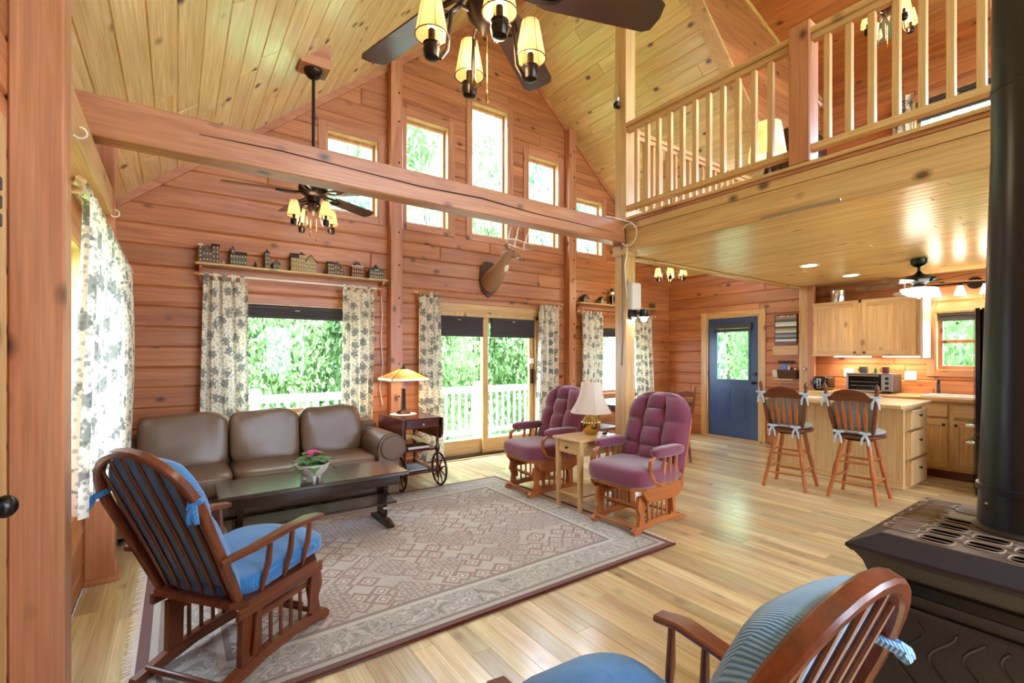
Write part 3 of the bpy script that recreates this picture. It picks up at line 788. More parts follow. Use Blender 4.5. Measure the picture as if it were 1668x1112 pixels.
# ---- sofa
def sofa():
    t = thing('sofa', 'tan brown leather three-seat sofa with rolled arms below the picture window', 'sofa', (.68, 4.42, 0))
    # local: x along the wall, y to the back
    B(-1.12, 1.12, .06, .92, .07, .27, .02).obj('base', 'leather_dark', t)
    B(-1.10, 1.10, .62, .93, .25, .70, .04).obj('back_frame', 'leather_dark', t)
    for x in (-1.04, 1.04):
        for y in (.17, .85): MB().lathe([(.02, 0), (.03, .05), (.03, .07)], 12, (x, y, 0)).obj('foot', 'espresso_Z', t)
    for s in (-1, 1):
        # rolled arm: side profile in xz extruded along y
        pr = [(0, .07), (0, .40)] + [(.13 + .135 * math.cos(a), .50 + .135 * math.sin(a)) for a in [PI * 1.02 - PI * 1.35 * i / 14 for i in range(15)]] + [(.20, .38), (.20, .07)]
        poly = [(s * (.90 + p[0]), p[1]) for p in pr]
        a = MB().prism(poly, 'Y', 0, .88).obj('arm', 'leather', t)
        sc_ = MB().lathe([(.001, 0), (.11, 0), (.12, .012), (.11, .02), (.001, .021)], 22)
        sc_.v = [(s * 1.03 + v[0], -v[2], .50 + v[1]) for v in sc_.v]; sc_.obj('scroll_face', 'leather', a)
        cov = [(s * (.90 + .13 + .1385 * math.cos(q)), .50 + .1385 * math.sin(q)) for q in [PI * 1.0 - PI * 1.0 * i / 12 for i in range(13)]]
        m = MB(); vs = []
        for (px, pz) in cov: vs += [(px, .03, pz), (px, .50, pz)]
        m.add(vs, [(2 * i, 2 * i + 1, 2 * i + 3, 2 * i + 2) for i in range(12)]); m.obj('arm_cover', 'leather', a)
        MB().tube([(p[0], .03, p[1]) for p in cov], .004, 6).obj('piping', 'book_dark', a)
        MB().tube([(p[0], .50, p[1]) for p in cov], .004, 6).obj('piping', 'book_dark', a)
    edges = [-.96, -.295, .305, .90]
    for i in range(3):
        a, b = edges[i], edges[i + 1]; c = (a + b) / 2; w = (b - a) / 2 - .004
        sx = MB().sell((c, .33, .355), (w, .36, .095), .32, 32, 14).obj('seat_cushion', 'leather', t)
        MB().tube([(c + w * math.copysign(abs(math.cos(q)) ** .32, math.cos(q)) * .985, .33 + .355 * math.copysign(abs(math.sin(q)) ** .32, math.sin(q)), .405) for q in [2 * PI * (k + .5) / 40 for k in range(40)]], .005, 6, closed=True).obj('piping', 'leather', sx)
        mb = MB(); wob = [rnd.uniform(.6, 1.3) for _ in range(4)]
        mb.M = Matrix.Translation((c, .64, .63)) @ Matrix.Rotation(math.radians(-13), 4, 'X')
        def sag(u, v, w=w, wob=wob):
            return 0
        mb.sell((0, 0, 0), (w, .12, .235), .3, 40, 20)
        vv = []
        for (x, y, z) in mb.v:
            u = (x - c) / w; k = (z - .63) / .235
            y += .012 * math.sin(u * 4.2 * wob[0] + k * 2.1) + .006 * math.sin(u * 11 * wob[1] - k * 5) - .02 * (1 - u * u) * max(0, -k)
            z += .016 * (1 - u * u) * max(0, k) + .008 * math.sin(u * 6 * wob[2])
            vv.append((x, y, z))
        mb.v = vv
        bc = mb.obj('back_cushion', 'leather', t)
    return t
sofa()
# ---- coffee table
def coffee():
    t = thing('coffee_table', 'long dark wood trestle coffee table with lower shelf', 'table', (.88, 3.85, .013))
    B(-.66, .66, -.245, .245, .42, .45, .006).obj('tabletop', 'table_top', t)
    B(-.60, .60, -.19, -.17, .34, .42, .003).obj('apron', 'espresso_X', t); B(-.60, .60, .17, .19, .34, .42, .003).obj('apron', 'espresso_X', t)
    sh = B(-.60, .60, -.13, .13, .17, .19, .004).obj('shelf', 'table_top', t)
    for s in (-1, 1):
        x = s * .52
        pr = [(-.05, .06), (-.07, .12), (-.04, .19), (-.075, .27), (-.10, .34), (-.15, .42), (.15, .42), (.10, .34), (.075, .27), (.04, .19), (.07, .12), (.05, .06)]
        lg = MB().prism([(p[0] * 1.15, p[1]) for p in pr], 'X', x - .018, x + .018).obj('trestle_leg', 'espresso_Z', t)
        ft = [(-.20, 0), (-.20, .025), (-.13, .045), (-.06, .07), (.06, .07), (.13, .045), (.20, .025), (.20, 0)]
        MB().prism(ft, 'X', x - .03, x + .03).obj('foot', 'espresso_Y', lg)
        B(x + s * .018, x + s * .045, -.02, .02, .15, .22, .004).obj('wedge', 'espresso_Z', lg)
coffee()
# ---- violet
def violet():
    t = thing('potted_violet', 'pink african violet in a small footed ceramic bowl on the coffee table', 'plant', (.83, 3.76, .464)); t.scale = (1.4, 1.4, 1.3)
    pot = MB().lathe([(.02, .022), (.05, .03), (.075, .06), (.088, .095), (.082, .097), (.07, .075), (.03, .07)], 24).obj('pot', 'ceramic', t)
    for k in range(3):
        a = k * 2 * PI / 3 + .5; MB().tube([(.035 * math.cos(a), .035 * math.sin(a), .03), (.045 * math.cos(a), .045 * math.sin(a), .012), (.042 * math.cos(a), .042 * math.sin(a), 0)], [.012, .009, .008], 8).obj('pot_foot', 'ceramic', pot)
    MB().lathe([(.001, .082), (.072, .08)], 16).obj('soil', 'soil', t)
    for k in range(17):
        a = k * 2.4; tier = k % 3; ln = (.085, .075, .06)[tier]; r0 = (.045, .035, .02)[tier]; el = (-.25, .25, .75)[tier] + rnd.uniform(-.12, .12)
        W = .033
        def lf(u, v, a=a, ln=ln, r0=r0, el=el, tier=tier):
            x = r0 + ln * v * math.cos(el); w = W * math.sin(PI * min(1, .12 + .9 * v) ** .8) * (u - .5) * 2
            z = .095 + .02 * tier + ln * v * math.sin(el) - .028 * v * v + .012 * abs(u - .5)
            return (x * math.cos(a) - w * math.sin(a), x * math.sin(a) + w * math.cos(a), z)
        lv = MB().grid(lf, 7, 8).obj('leaf', 'leaf_green' if k % 4 else 'leaf_dark', t)
    for k in range(9):
        a = k * 2.1; r = .005 + .0045 * k; x, y, z = r * math.cos(a), r * math.sin(a), .165 - .0025 * k
        m = MB().tube([(x * .3, y * .3, .09), (x, y, z)], .0015, 5); fl = m.obj('flower_stem', 'leaf_green', t)
        m = MB()
        for q in range(5):
            b = q * 2 * PI / 5 + k; m.sell((x + .009 * math.cos(b), y + .009 * math.sin(b), z + .003), (.009, .009, .003), 1, 8, 5)
        m.sell((x, y, z + .005), (.004, .004, .004), 1, 6, 4)
        m.obj('flower', 'petal', fl)
violet()
# ---- tea cart with lamp
def cart():
    t = thing('tea_cart', 'mahogany drop-leaf tea cart with two big spoked wheels by the patio door', 'cart', (2.09, 4.56, 0))
    hw, d = .20, .66
    B(-hw - .012, hw + .012, -.02, d + .02, .725, .745, .005).obj('top', 'mahogany_Y', t)
    for s in (-1, 1):
        x = s * (hw + .014)
        MB().prism([(-.02, .74), (-.02, .56), (.03, .515), (d - .03, .515), (d + .02, .56), (d + .02, .74)], 'X', x, x + s * .016).obj('drop_leaf', 'mahogany_Y', t)
    dr = B(-hw + .02, hw - .02, -.008, .01, .645, .715, .003).obj('drawer', 'mahogany_X', t)
    MB().cyl((0, -.008, .68), (0, -.02, .68), .006).sell((0, -.024, .68), (.011, .009, .011)).obj('knob', 'ceramic', dr)
    B(-hw, hw, .01, d, .635, .725, .003).obj('box', 'mahogany_Y', t)
    B(-hw + .01, hw - .01, 0, d, .40, .418, .004).obj('shelf', 'mahogany_Y', t)
    B(-hw + .01, hw - .01, 0, d, .165, .18, .004).obj('shelf', 'mahogany_Y', t)
    prof = [(.014, .10), (.014, .17), (.02, .18), (.01, .2), (.016, .28), (.012, .36), (.024, .385), (.03, .41), (.024, .435), (.014, .46), (.018, .55), (.012, .62), (.02, .635)]
    for sx in (-1, 1):
        for y in (.03, d - .03):
            MB().lathe(prof, 12, (sx * (hw - .015), y, 0)).obj('turned_post', 'mahogany_Z', t)
        cs = MB().sell((sx * (hw - .03), d - .03, .045), (.015, .045, .045), 1, 16, 10); cs.cyl((sx * (hw - .015), d - .03, .05), (sx * (hw - .015), d - .03, .11), .009).obj('caster', 'bronze', t)
        x = sx * (hw + .022); wc = (x, .06, .18)
        rim = MB().tube([(x, .06 + .168 * math.cos(a), .18 + .168 * math.sin(a)) for a in [2 * PI * k / 36 for k in range(36)]], .0125, 8, closed=True)
        w = rim.obj('wheel', 'espresso_Y', t)
        MB().cyl((x - .03, .06, .18), (x + .03, .06, .18), .022).obj('hub', 'mahogany_X', w)
        for k in range(9):
            a = 2 * PI * k / 9
            MB().tube([(x, .06 + .02 * math.cos(a), .18 + .02 * math.sin(a)), (x, .06 + .09 * math.cos(a), .18 + .09 * math.sin(a)), (x, .06 + .16 * math.cos(a), .18 + .16 * math.sin(a))], [.006, .009, .005], 8).obj('spoke', 'mahogany_Z', w)
    MB().cyl((-hw - .02, .06, .18), (hw + .02, .06, .18), .01).obj('axle', 'espresso_X', t)
cart()
b = thing('book', 'dark album with pale page edges lying on the cart shelf', 'book', (2.06, 4.66, .418))
B(-.12, .12, -.08, .08, 0, .008, .002).obj('cover', 'book_dark', b); B(-.115, .118, -.076, .076, .008, .032, .001).obj('pages', 'paper', b); B(-.12, .12, -.08, .08, .032, .04, .002).obj('cover', 'book_dark', b)
b = thing('book', 'flat magazine on the lowest shelf of the cart', 'book', (2.09, 4.80, .18)); B(-.1, .1, -.14, .14, 0, .012, .002).obj('pages', 'paper', b); B(-.1, .1, -.14, .14, .012, .014, .001).obj('cover', 'stool_cushion', b)
m = MB()
def clothf(u, v):
    y = .44 * (u - .5); r = .045 + .018 * math.sin(u * 9 + 1); a = 2 * PI * v
    return (y * .75 + .02, -.02 + r * math.cos(a) * .7, .05 + .035 * math.sin(u * 5.2) + r * .8 * math.sin(a) - .05 * u)
tag(m.grid(clothf, 24, 12).obj('curtain_bundle', 'tea_cloth', smooth=60, loc=(2.09, 4.84, .46)), 'yellow patterned cloth standing in for the curtain seen through the tea cart', 'cloth')  # added bundle in place of the curtain showing through the open cart
def mission_lamp():
    t = thing('table_lamp', 'mission style table lamp with lit amber glass shade on the tea cart', 'lamp', (2.06, 5.0, .746))
    MB().lathe([(.001, 0), (.15, .002), (.145, .004), (.001, .005)], 28).obj('doily', 'lace', t)
    MB().lathe([(.085, .005), (.085, .018), (.06, .03), (.03, .045)], 4, square=True).obj('base', 'bronze', t)
    MB().lathe([(.03, .045), (.024, .27), (.03, .28), (.012, .285), (.008, .36), (.008, .52)], 4, square=True).obj('column', 'espresso_Z', t)
    sh = MB()
    R0, R1, R2 = .30, .305, .055
    for k in range(4):
        a0, a1 = PI / 4 + k * PI / 2, PI / 4 + (k + 1) * PI / 2
        p = lambda r, a, z: (r * math.cos(a), r * math.sin(a), z)
        mm = MB().add([p(R1, a0, .375), p(R1, a1, .375), p(R0, a1, .405), p(R0, a0, .405)], [(0, 1, 2, 3)]).obj('shade_border', 'lamp_shade', t, smooth=0)
        MB().add([p(R0, a0, .405), p(R0, a1, .405), p(R2, a1, .50), p(R2, a0, .50)], [(0, 1, 2, 3)]).obj('shade_panel', 'tiffany', t, smooth=0)
        MB().tube([p(R1, a0, .374), p(R0, a0, .405), p(R2, a0, .50)], .004, 6).obj('shade_rib', 'bronze', t)
        MB().tube([p(R1, a0, .375), p(R1, a1, .375)], .003, 6).obj('shade_rib', 'bronze', t)
    MB().lathe([(.055, .5), (.03, .51), (.008, .52), (.012, .535), (.001, .55)], 12).obj('finial', 'bronze', t)
    MB().sell((0, 0, .40), (.026, .026, .04)).obj('bulb', 'bulb', t)
    l = bpy.data.lights.new('lamp_light', 'POINT'); l.energy = 14; l.color = (1, .72, .4); l.shadow_soft_size = .03
    lo = bpy.data.objects.new('lamp_light', l); COL.objects.link(lo); lo.parent = t; lo.location = (.05, 0, .42)
mission_lamp()
# ---- end table with brass lamp
def end_table():
    t = thing('end_table', 'pale wood end table with small drawer between the maroon gliders', 'table', (3.13, 3.20, .013))
    hx, hy = .27, .185
    B(-hx, hx, -hy, hy, .615, .64, .005).obj('tabletop', 'maple_X', t)
    for sx in (-1, 1):
        for sy in (-1, 1):
            x, y = sx * (hx - .045), sy * (hy - .04)
            m = MB().lathe([(.020, 0), (.032, .615)], 4, (x, y, 0), square=True); m.obj('leg', 'maple_Z', t)
    B(-hx + .04, hx - .04, -hy + .03, -hy + .05, .49, .615, .002).obj('apron', 'cab_X', t); B(-hx + .04, hx - .04, hy - .05, hy - .03, .49, .615, .002).obj('apron', 'cab_X', t)
    B(hx - .06, hx - .04, -hy + .04, hy - .04, .49, .615, .002).obj('apron', 'cab_Y', t)
    d = B(-hx + .028, -hx + .05, -hy + .065, hy - .065, .50, .605, .004).obj('drawer', 'maple_Y', t)
    MB().cyl((-hx + .028, 0, .552), (-hx + .015, 0, .552), .006).sell((-hx + .008, 0, .552), (.009, .013, .013)).obj('knob', 'bronze', d)
    B(-hx + .04, hx - .04, -hy + .035, hy - .035, .12, .135, .003).obj('shelf', 'maple_X', t)
end_table()
def brass_lamp():
    t = thing('table_lamp', 'brass ginger-jar lamp with white bell shade on the pale end table', 'lamp', (3.19, 3.21, .654))
    MB().lathe([(.001, 0), (.055, 0), (.06, .012), (.072, .03), (.078, .06), (.08, .1), (.084, .104), (.084, .125), (.08, .13), (.07, .155), (.045, .185), (.022, .2), (.02, .215), (.001, .216)], 28).obj('jar', 'brass', t)
    bd = MB()
    for k in range(20):
        a = 2 * PI * k / 20; bd.sell((.083 * math.cos(a), .083 * math.sin(a), .115), (.008, .008, .009), 1, 6, 5)
    bd.obj('jar_band', 'brass', t)
    n = 6
    for k in range(n):
        a0, a1 = 2 * PI * k / n, 2 * PI * (k + 1) / n
        def f(u, v, a0=a0, a1=a1):
            r = .095 + .105 * (1 - v) ** 1.9; a = a0 + (a1 - a0) * u; kk = math.cos(PI / n) / math.cos((u - .5) * 2 * PI / n)
            r *= .4 * kk + .6
            return (r * math.cos(a), r * math.sin(a), .205 + .285 * v)
        MB().grid(f, 6, 9).obj('shade_panel', 'lamp_shade', t)
        MB().tube([f(0, j / 8) for j in range(9)], .0025, 5).obj('shade_seam', 'lamp_shade', t)
    MB().cyl((0, 0, .2), (0, 0, .5), .004).lathe([(.006, .495), (.012, .505), (.004, .52), (.001, .525)], 10).obj('finial', 'brass', t)
brass_lamp()
m = MB().sell((0, 0, .012), (.03, .02, .012)).tube([(.02, 0, .015), (.04, .005, .035), (.055, .01, .03)], [.006, .004, .003], 6).tube([(.0, .01, .015), (.02, -.03, .03), (.05, -.035, .012)], .004, 6)
tag(m.obj('figurine', 'black', loc=(3.28, 3.12, .654)), 'little black figurine at the foot of the brass lamp', 'figurine')
# ---- gliders
def glider_base(t, wm, seat_y=.27, apron=True, sf=.33):
    """local: faces +x, origin on the floor"""
    rp = [(-.37, .012), (-.36, .03), (-.22, .066), (-.05, .085), (.12, .085), (.24, .062), (.31, .055), (.335, .03), (.33, .006), (.30, 0), (.24, .015), (.10, .034), (-.08, .034), (-.24, .012), (-.34, 0)]
    for s in (-1, 1):
        y = s * .205
        MB().prism(rp, 'Y', y - .018, y + .018).obj('runner', wm + '_X', t)
        MB().prism([(.20, .06), (.27, .06), (.255, .14), (.285, .20), (.27, .285), (.20, .285), (.195, .2), (.21, .13)], 'Y', y - .014, y + .014).obj('front_upright', wm + '_Z', t)
        MB().prism([(-.22, .06), (-.15, .06), (-.145, .285), (-.215, .285)], 'Y', y - .014, y + .014).obj('rear_upright', wm + '_Z', t)
        for k in range(5):
            x = -.11 + .062 * k
            B(x - .009, x + .009, y - .006, y + .006, .075, .235, .003).obj('slat', wm + '_Z', t)
        B(-.20, .25, y - .013, y + .013, .225, .255, .004).obj('side_rail', wm + '_X', t)
        for x in (.17, -.17): MB().rail([(x, y + s * .03, .10), (x + .03, y + s * .03, .32)], .03, .014, (0, 1, 0)).obj('swing_arm', wm + '_Z', t)
        if apron: MB().prism([(-.26, .335), (-.24, .27), (-.15, .235), (.15, .235), (.24, .27), (.29, .335)], 'Y', s * (seat_y - .02), s * seat_y).obj('side_apron', wm + '_X', t)
    for x, z, r in ((.285, .045, .013), (.235, .20, .011), (-.30, .04, .013), (.15, .15, .011)): MB().cyl((x, -.205, z), (x, .205, z), r, n=10).obj('cross_bar', wm + '_Y', t)
    c = .05
    pl = [(-.27 + c, -seat_y), (sf - c * 1.6, -seat_y), (sf, -seat_y + c * 1.6), (sf, seat_y - c * 1.6), (sf - c * 1.6, seat_y), (-.27 + c, seat_y), (-.27, seat_y - c), (-.27, -seat_y + c)]
    MB().prism(pl, 'Z', .335, .362).obj('seat_board', wm + '_X', t)
def maroon_glider(label, loc, rz):
    t = thing('glider_chair', label, 'chair', loc, rz, 'maroon glider chairs')
    glider_base(t, 'oak')
    mb = MB().sell((.04, 0, .43), (.325, .30, .085), .42, 36, 16)
    mb.obj('seat_cushion', 'maroon', t)
    # tufted back
    M = Matrix.Translation((-.20, 0, .42)) @ Matrix.Rotation(math.radians(-17), 4, 'Y')
    H = .66
    def hw(v): return .312 * min(1, (max(0, 1 - max(0, (v - .62) / .40) ** 2.4)) ** .5) if v < 1 else .05
    def lump(u, v):
        cu = abs(math.cos(PI * 1.5 * u)) if abs(u) < 1 else 0
        rows = (v * 4) % 1
        cv = abs(math.sin(PI * min(v, 1) * 4)) if abs(u) < .34 else abs(math.sin(PI * (min(v, 1) * 3.1 + .15)))
        return .45 + .55 * (max(.03, cu) ** .4) * (max(.03, cv) ** .32)
    def front(u, v):
        uu = (u - .5) * 2; edge = (1 - abs(uu) ** 5) ** .5 * min(1, min(v, 1 - v) * 12) ** .5
        return (.025 + .115 * edge * lump(uu, v), uu * max(.05, hw(v)), v * H)
    def backf(u, v):
        uu = (u - .5) * 2; edge = (1 - abs(uu) ** 6) ** .5 * min(1, min(v, 1 - v) * 12) ** .5
        return (.025 - .035 * edge, -uu * max(.05, hw(v)), v * H)
    mb = MB(M); mb.grid(front, 49, 49); mb.grid(backf, 25, 25); mb.obj('back_cushion', 'maroon', t, smooth=70)
    for s in (-1, 1):
        MB(M).rail([(-.03, s * .265, -.06), (-.035, s * .272, .2), (-.035, s * .262, .44), (-.03, s * .2, .58)], .035, .025, (1, 0, 0)).obj('back_post', 'oak_Z', t)
        # bent front arm support, arm pad and spindles
        y = s * .285
        MB().tube([(.06, y, .36), (.17, y, .40), (.225, y, .48), (.215, y, .56), (.14, y, .605)], [.016, .018, .02, .02, .016], 10).obj('arm_bow', 'oak_Z', t)
        MB().sell((-.01, y, .625), (.20, .05, .042), .6, 22, 12).obj('arm_pad', 'maroon', t)
        for k, x in enumerate((-.11, -.03, .05)): MB().tube([(x + .01, y, .36), (x - .0, y, .48), (x - .02, y, .60)], [.012, .018, .012], 8).obj('arm_spindle', 'oak_Z', t)
    for z in (.12, .30, .48): MB(M).rail([(-.05, -.26, z), (-.05, .26, z)], .018, .04).obj('back_slat', 'oak_Y', t)
    return t
maroon_glider('maroon tufted glider rocker nearest the kitchen, right of the pale end table', (3.17, 2.64, .013), math.radians(183))
maroon_glider('maroon tufted glider rocker beside the patio door, partly behind the brass lamp', (3.12, 3.84, .013), math.radians(178))
def blue_glider(label, loc, rz, cushion='blue_cord', pale=None, rec=24):
    t = thing('glider_chair', label, 'chair', loc, rz, 'blue cushioned bow-back gliders')
    glider_base(t, 'walnut', .26, False, .27)
    B(-.26, .25, -.25, -.228, .285, .335, .004).obj('seat_rail', 'walnut_X', t); B(-.26, .25, .228, .25, .285, .335, .004).obj('seat_rail', 'walnut_X', t)
    M = Matrix.Translation((-.235, 0, .362)) @ Matrix.Rotation(math.radians(-rec), 4, 'Y')
    # bow
    pts = []
    for i in range(29):
        a = -1 + 2 * i / 28
        if abs(a) > .5: y = math.copysign(.215 + .035 * (1 - (abs(a) - .5) / .5), a); z = (1 - abs(a)) / .5 * .47
        else:
            th = a / .5 * PI / 2; y = .25 * math.sin(th); z = .47 + .25 * math.cos(th)
        pts.append((0, y, z))
    MB(M).rail(pts, .03, .036, (1, 0, 0), .4).obj('bow', 'walnut_Z', t)
    for k in (-2.5, -1.5, -.5, .5, 1.5, 2.5):
        yb, yt = k * .066, k * .073
        zt = .47 + .25 * math.sqrt(max(0, 1 - (yt / .25) ** 2))
        MB(M).tube([(0, yb, -.01), (.004, (yb + yt) / 2, zt * .4), (0, yt, zt)], [.007, .009, .006], 8).obj('spindle', 'walnut_Z', t)
    for s in (-1, 1):
        y = s * .275
        MB().rail([(-.35, s * .25, .565), (-.22, y, .578), (-.04, y + s * .012, .60), (.09, y + s * .02, .605), (.175, y + s * .012, .592)], [.035, .05, .06, .07, .055], .022, (0, 0, 1), .5).obj('arm', 'walnut_X', t)
        for k, x in enumerate((-.13, .0, .115)): MB().tube([(x - .01, s * .24, .355), (x, y - .005 * s, .48), (x + .005, y + .006 * s, .598)], [.009, .014, .01], 8).obj('arm_spindle', 'walnut_Z', t)
    # cushions
    mb = MB().sell((.04, 0, .415), (.285, .245, .05), .4, 34, 14)
    vv = []
    for (x, y, z) in mb.v: vv.append((x, y, z + .018 * math.sin(x * 9) - .03 * max(0, x - .2) + .012 * math.sin(y * 11 + x * 5)))
    mb.v = vv; mb.obj('seat_cushion', cushion, t, smooth=70)
    H = .66
    def hw(v): return .225 + .02 * math.sin(v * 3) if v < .62 else .235 * max(.1, 1 - ((v - .62) / .42) ** 2.2) ** .5
    mb = MB(M)
    def fr_(u, v):
        uu = (u - .5) * 2; e_ = (1 - abs(uu) ** 4) ** .5 * min(1, min(v, 1 - v) * 10) ** .5
        return (.02 + (.075 if v > .62 else .055) * e_ * (1 - .25 * math.exp(-((v - .6) / .05) ** 2)), uu * hw(v), .02 + v * H)
    def bk_(u, v):
        uu = (u - .5) * 2; e_ = (1 - abs(uu) ** 4) ** .5 * min(1, min(v, 1 - v) * 10) ** .5
        return (.02 - .008 * e_, -uu * hw(v), .02 + v * H)
    mb.grid(fr_, 25, 33); mb.grid(bk_, 25, 33)
    mb.obj('back_cushion', pale or cushion, t, smooth=70)
    for s in (-1, 1):
        kt = .55 if pale else 1.0
        m = MB(M).tube([(.03, s * .235, .52), (.0, s * .262, .52), (-.03, s * .24, .515), (.0, s * .22, .52), (.03, s * .235, .52)], .012, 6)
        m.tube([(-.02, s * .255, .515), (-.02 - .025 * kt, s * .275, .50), (-.02 - .04 * kt, s * .29, .515 - .045 * kt)], [.010, .014, .008], 6); m.tube([(-.02, s * .255, .515), (-.02 - .025 * kt, s * .26, .50), (-.02 - .05 * kt, s * .262, .515 - .04 * kt)], [.010, .014, .008], 6)
        m.obj('cushion_tie', pale or cushion, t)
    return t
blue_glider('blue corduroy glider rocker with bow back, seen from behind in front of the sofa', (.26, 2.58, .013), math.radians(38))
blue_glider('blue striped glider rocker in front of the black stove, cut off by the picture edge', (.91, .77, 0), math.radians(86), 'blue_cord', 'blue_cord_pale', 21)
# ---- stove
def stove():
    t = thing('wood_stove', 'black cast iron wood stove with latticed top plate', 'stove', (1.69, .27, 0))
    # local: x = depth away from the room, y across (front faces -x)
    D, W = .73, .33
    def ring(i, z): return [(i, -W + i, z), (D - i, -W + i, z), (D - i, W - i, z), (i, W - i, z)]
    def shell(rows):
        m = MB(); vs = []
        for i, z in rows: vs += ring(i, z)
        fs = [(3, 2, 1, 0)]
        for k in range(len(rows) - 1):
            for j in range(4): fs.append((4 * k + j, 4 * k + (j + 1) % 4, 4 * k + 4 + (j + 1) % 4, 4 * k + 4 + j))
        n = len(rows) - 1; fs.append((4 * n, 4 * n + 1, 4 * n + 2, 4 * n + 3)); return m.add(vs, fs)
    body = shell([(.055, .14), (.055, .66), (.05, .72), (.035, .765), (.015, .795)]).obj('body', 'black_iron', t, smooth=30)
    top = shell([(.012, .792), (0, .806), (.002, .814), (.06, .842), (.07, .85)]).obj('top_plate', 'black_iron', t, smooth=25)
    # lattice: cast wave ridges and slots
    B(.075, D - .075, -W + .075, W - .075, .846, .8515, .001).obj('lattice_plate', 'stove_top', top)
    sl, ri = MB(), MB()
    def oval(x0, y0, hx, hy, z, n=18): return [(x0 + hx * math.copysign(abs(math.cos(2 * PI * k / n)) ** .55, math.cos(2 * PI * k / n)), y0 + hy * math.copysign(abs(math.sin(2 * PI * k / n)) ** .55, math.sin(2 * PI * k / n)), z) for k in range(n)]
    for cidx in range(6):
        y0 = -.235 + cidx * .094
        for r in range(7):
            x0 = .125 + r * .084 + (.042 if cidx % 2 else 0)
            if x0 > D - .11 or math.hypot(x0 - .43, y0) < .15: continue
            ri.tube(oval(x0, y0, .034, .040, .852), .0034, 5, closed=True)
            for dx in (-.016, .016):
                if cidx in (3, 4) and r < 5 or cidx == 2 and r < 2: sl.add(oval(x0 + dx, y0, .0105, .033, .8522), [tuple(range(18))])
                else: ri.tube(oval(x0 + dx, y0, .0105, .033, .8515), .0022, 4, closed=True)
            ri.tube([(x0 + .042, y0 - .05, .852), (x0 + .042, y0 - .03, .852)], .0028, 5).tube([(x0 + .042, y0 + .03, .852), (x0 + .042, y0 + .05, .852)], .0028, 5)
    ri.obj('lattice_ridges', 'lattice', top, kind='stuff'); sl.obj('vent_slots', 'void', top, smooth=0, kind='stuff')
    # side panel relief (the side that faces the room's middle: +y) and front doors
    for y, s in ((W - .055, 1), (-W + .055, -1)):
        p = MB().box(.10, D - .10, y, y + s * .012, .22, .68, .008).obj('side_panel', 'black_iron', body)
    f = MB().box(.04, .056, -.22, .22, .2, .66, .008).obj('front_door', 'black_iron', t)
    for k in range(6):
        yy = -.18 + .072 * k; MB().tube([(.039, yy + .03 * math.sin(q * .55 + k), .24 + .0163 * q) for q in range(25)], .004, 5).obj('relief_vine', 'black_iron', f)
    B(.036, .05, -.26, .26, .70, .74, .006).obj('air_grille', 'black', t)
    for x in (.08, D - .08):
        for y in (-W + .08, W - .08): MB().tube([(x, y, .15), (x, y, .08), (x + (-.015 if x < .3 else .015), y + math.copysign(.015, y), 0)], [.035, .025, .03], 10).obj('leg', 'black_iron', t)
    return t
stove()
def pipe():
    t = thing('stove_pipe', 'black stove pipe rising from the wood stove to the ceiling', 'pipe', (2.118, .2687, .85))
    MB().lathe([(.122, 0), (.122, .006), (.112, .014), (.109, .016), (.106, .12), (.112, .122), (.112, .14), (.105, .142), (.079, 1.15)], 40).obj('flared_section', 'pipe_black', t)
    MB().lathe([(.078, 1.15), (.078, 1.36), (.080, 1.362), (.080, 1.375), (.077, 1.377), (.0765, 4.1)], 40).obj('upper_section', 'pipe_black', t)
    for k in range(5): a = 2 * PI * k / 5 + 2.4; MB().sell((.108 * math.cos(a), .108 * math.sin(a), .085), (.006, .006, .006), 1, 8, 6).obj('screw', 'steel', t)
pipe()
# ================================================================== curtains, rods, shades
def curtain(label, wall, u0, u1, d, z0, z1, folds, flare=0.0, tabs=True, shift=0.0, seed=0):
    r_ = random.Random(seed); ph = [r_.uniform(0, 6) for _ in range(4)]; w = u1 - u0; amp = .028
    def dep(s, k): return amp * (math.sin(2 * PI * folds * s + ph[0]) + .45 * math.sin(2 * PI * folds * 1.9 * s + ph[1])) * (.75 + .35 * k)
    def pos(u, dd, z):
        return (u, YB - dd, z) if wall == 'back' else (XL + dd, u, z) if wall == 'left' else (XR - dd, u, z)
    def f(a, b):
        k = 1 - b
        u = u0 + w * a + flare * k * (a - .5) + shift * k + .012 * math.sin(5 * a + ph[2] + 2 * k)
        return pos(u, d + dep(a, k) + .02 * math.sin(3 * k + ph[3]), z0 + (z1 - .045 - z0) * b)
    t = thing('curtain', label, 'curtain', (0, 0, 0), 0, 'floral print tab curtains')
    MB().grid(f, max(16, int(folds * 12)), 18, uv=lambda a, b: (a * w * 1.55 + seed * .37, b * (z1 - z0))).obj('panel', 'curtain_print', t, smooth=80)
    if tabs:
        n = max(3, int(w / .075)); tb = None
        for i in range(n):
            a = (i + .5) / n; u = u0 + w * a; du = .02; dd = d + dep(a, 0)
            vs = []
            for q, zz in ((dd, z1 - .05), (d - .022, z1 - .02), (d - .02, z1 + .012), (d, z1 + .022), (d + .02, z1 + .012), (d + .022, z1 - .02), (dd + .004, z1 - .05)): vs += [pos(u - du, q, zz), pos(u + du, q, zz)]
            m = MB().add(vs, [(2 * j, 2 * j + 1, 2 * j + 3, 2 * j + 2) for j in range(6)]); m.uv = [(x[0] + x[1], x[2]) for x in vs]
            m.obj('tab', 'curtain_print', t, smooth=80)
    return t
curtain('long floral curtain beside the near log post, hanging over the side window', 'left', 2.44, 3.10, .16, .76, 2.05, 4.5, seed=1)
curtain('floral curtain hanging next to the sofa on the side wall', 'left', 3.14, 4.72, .16, .66, 2.05, 9, seed=2)
curtain('floral curtain on the corner side of the picture window', 'back', .20, .58, .12, .62, 2.19, 4, seed=3, flare=.02)
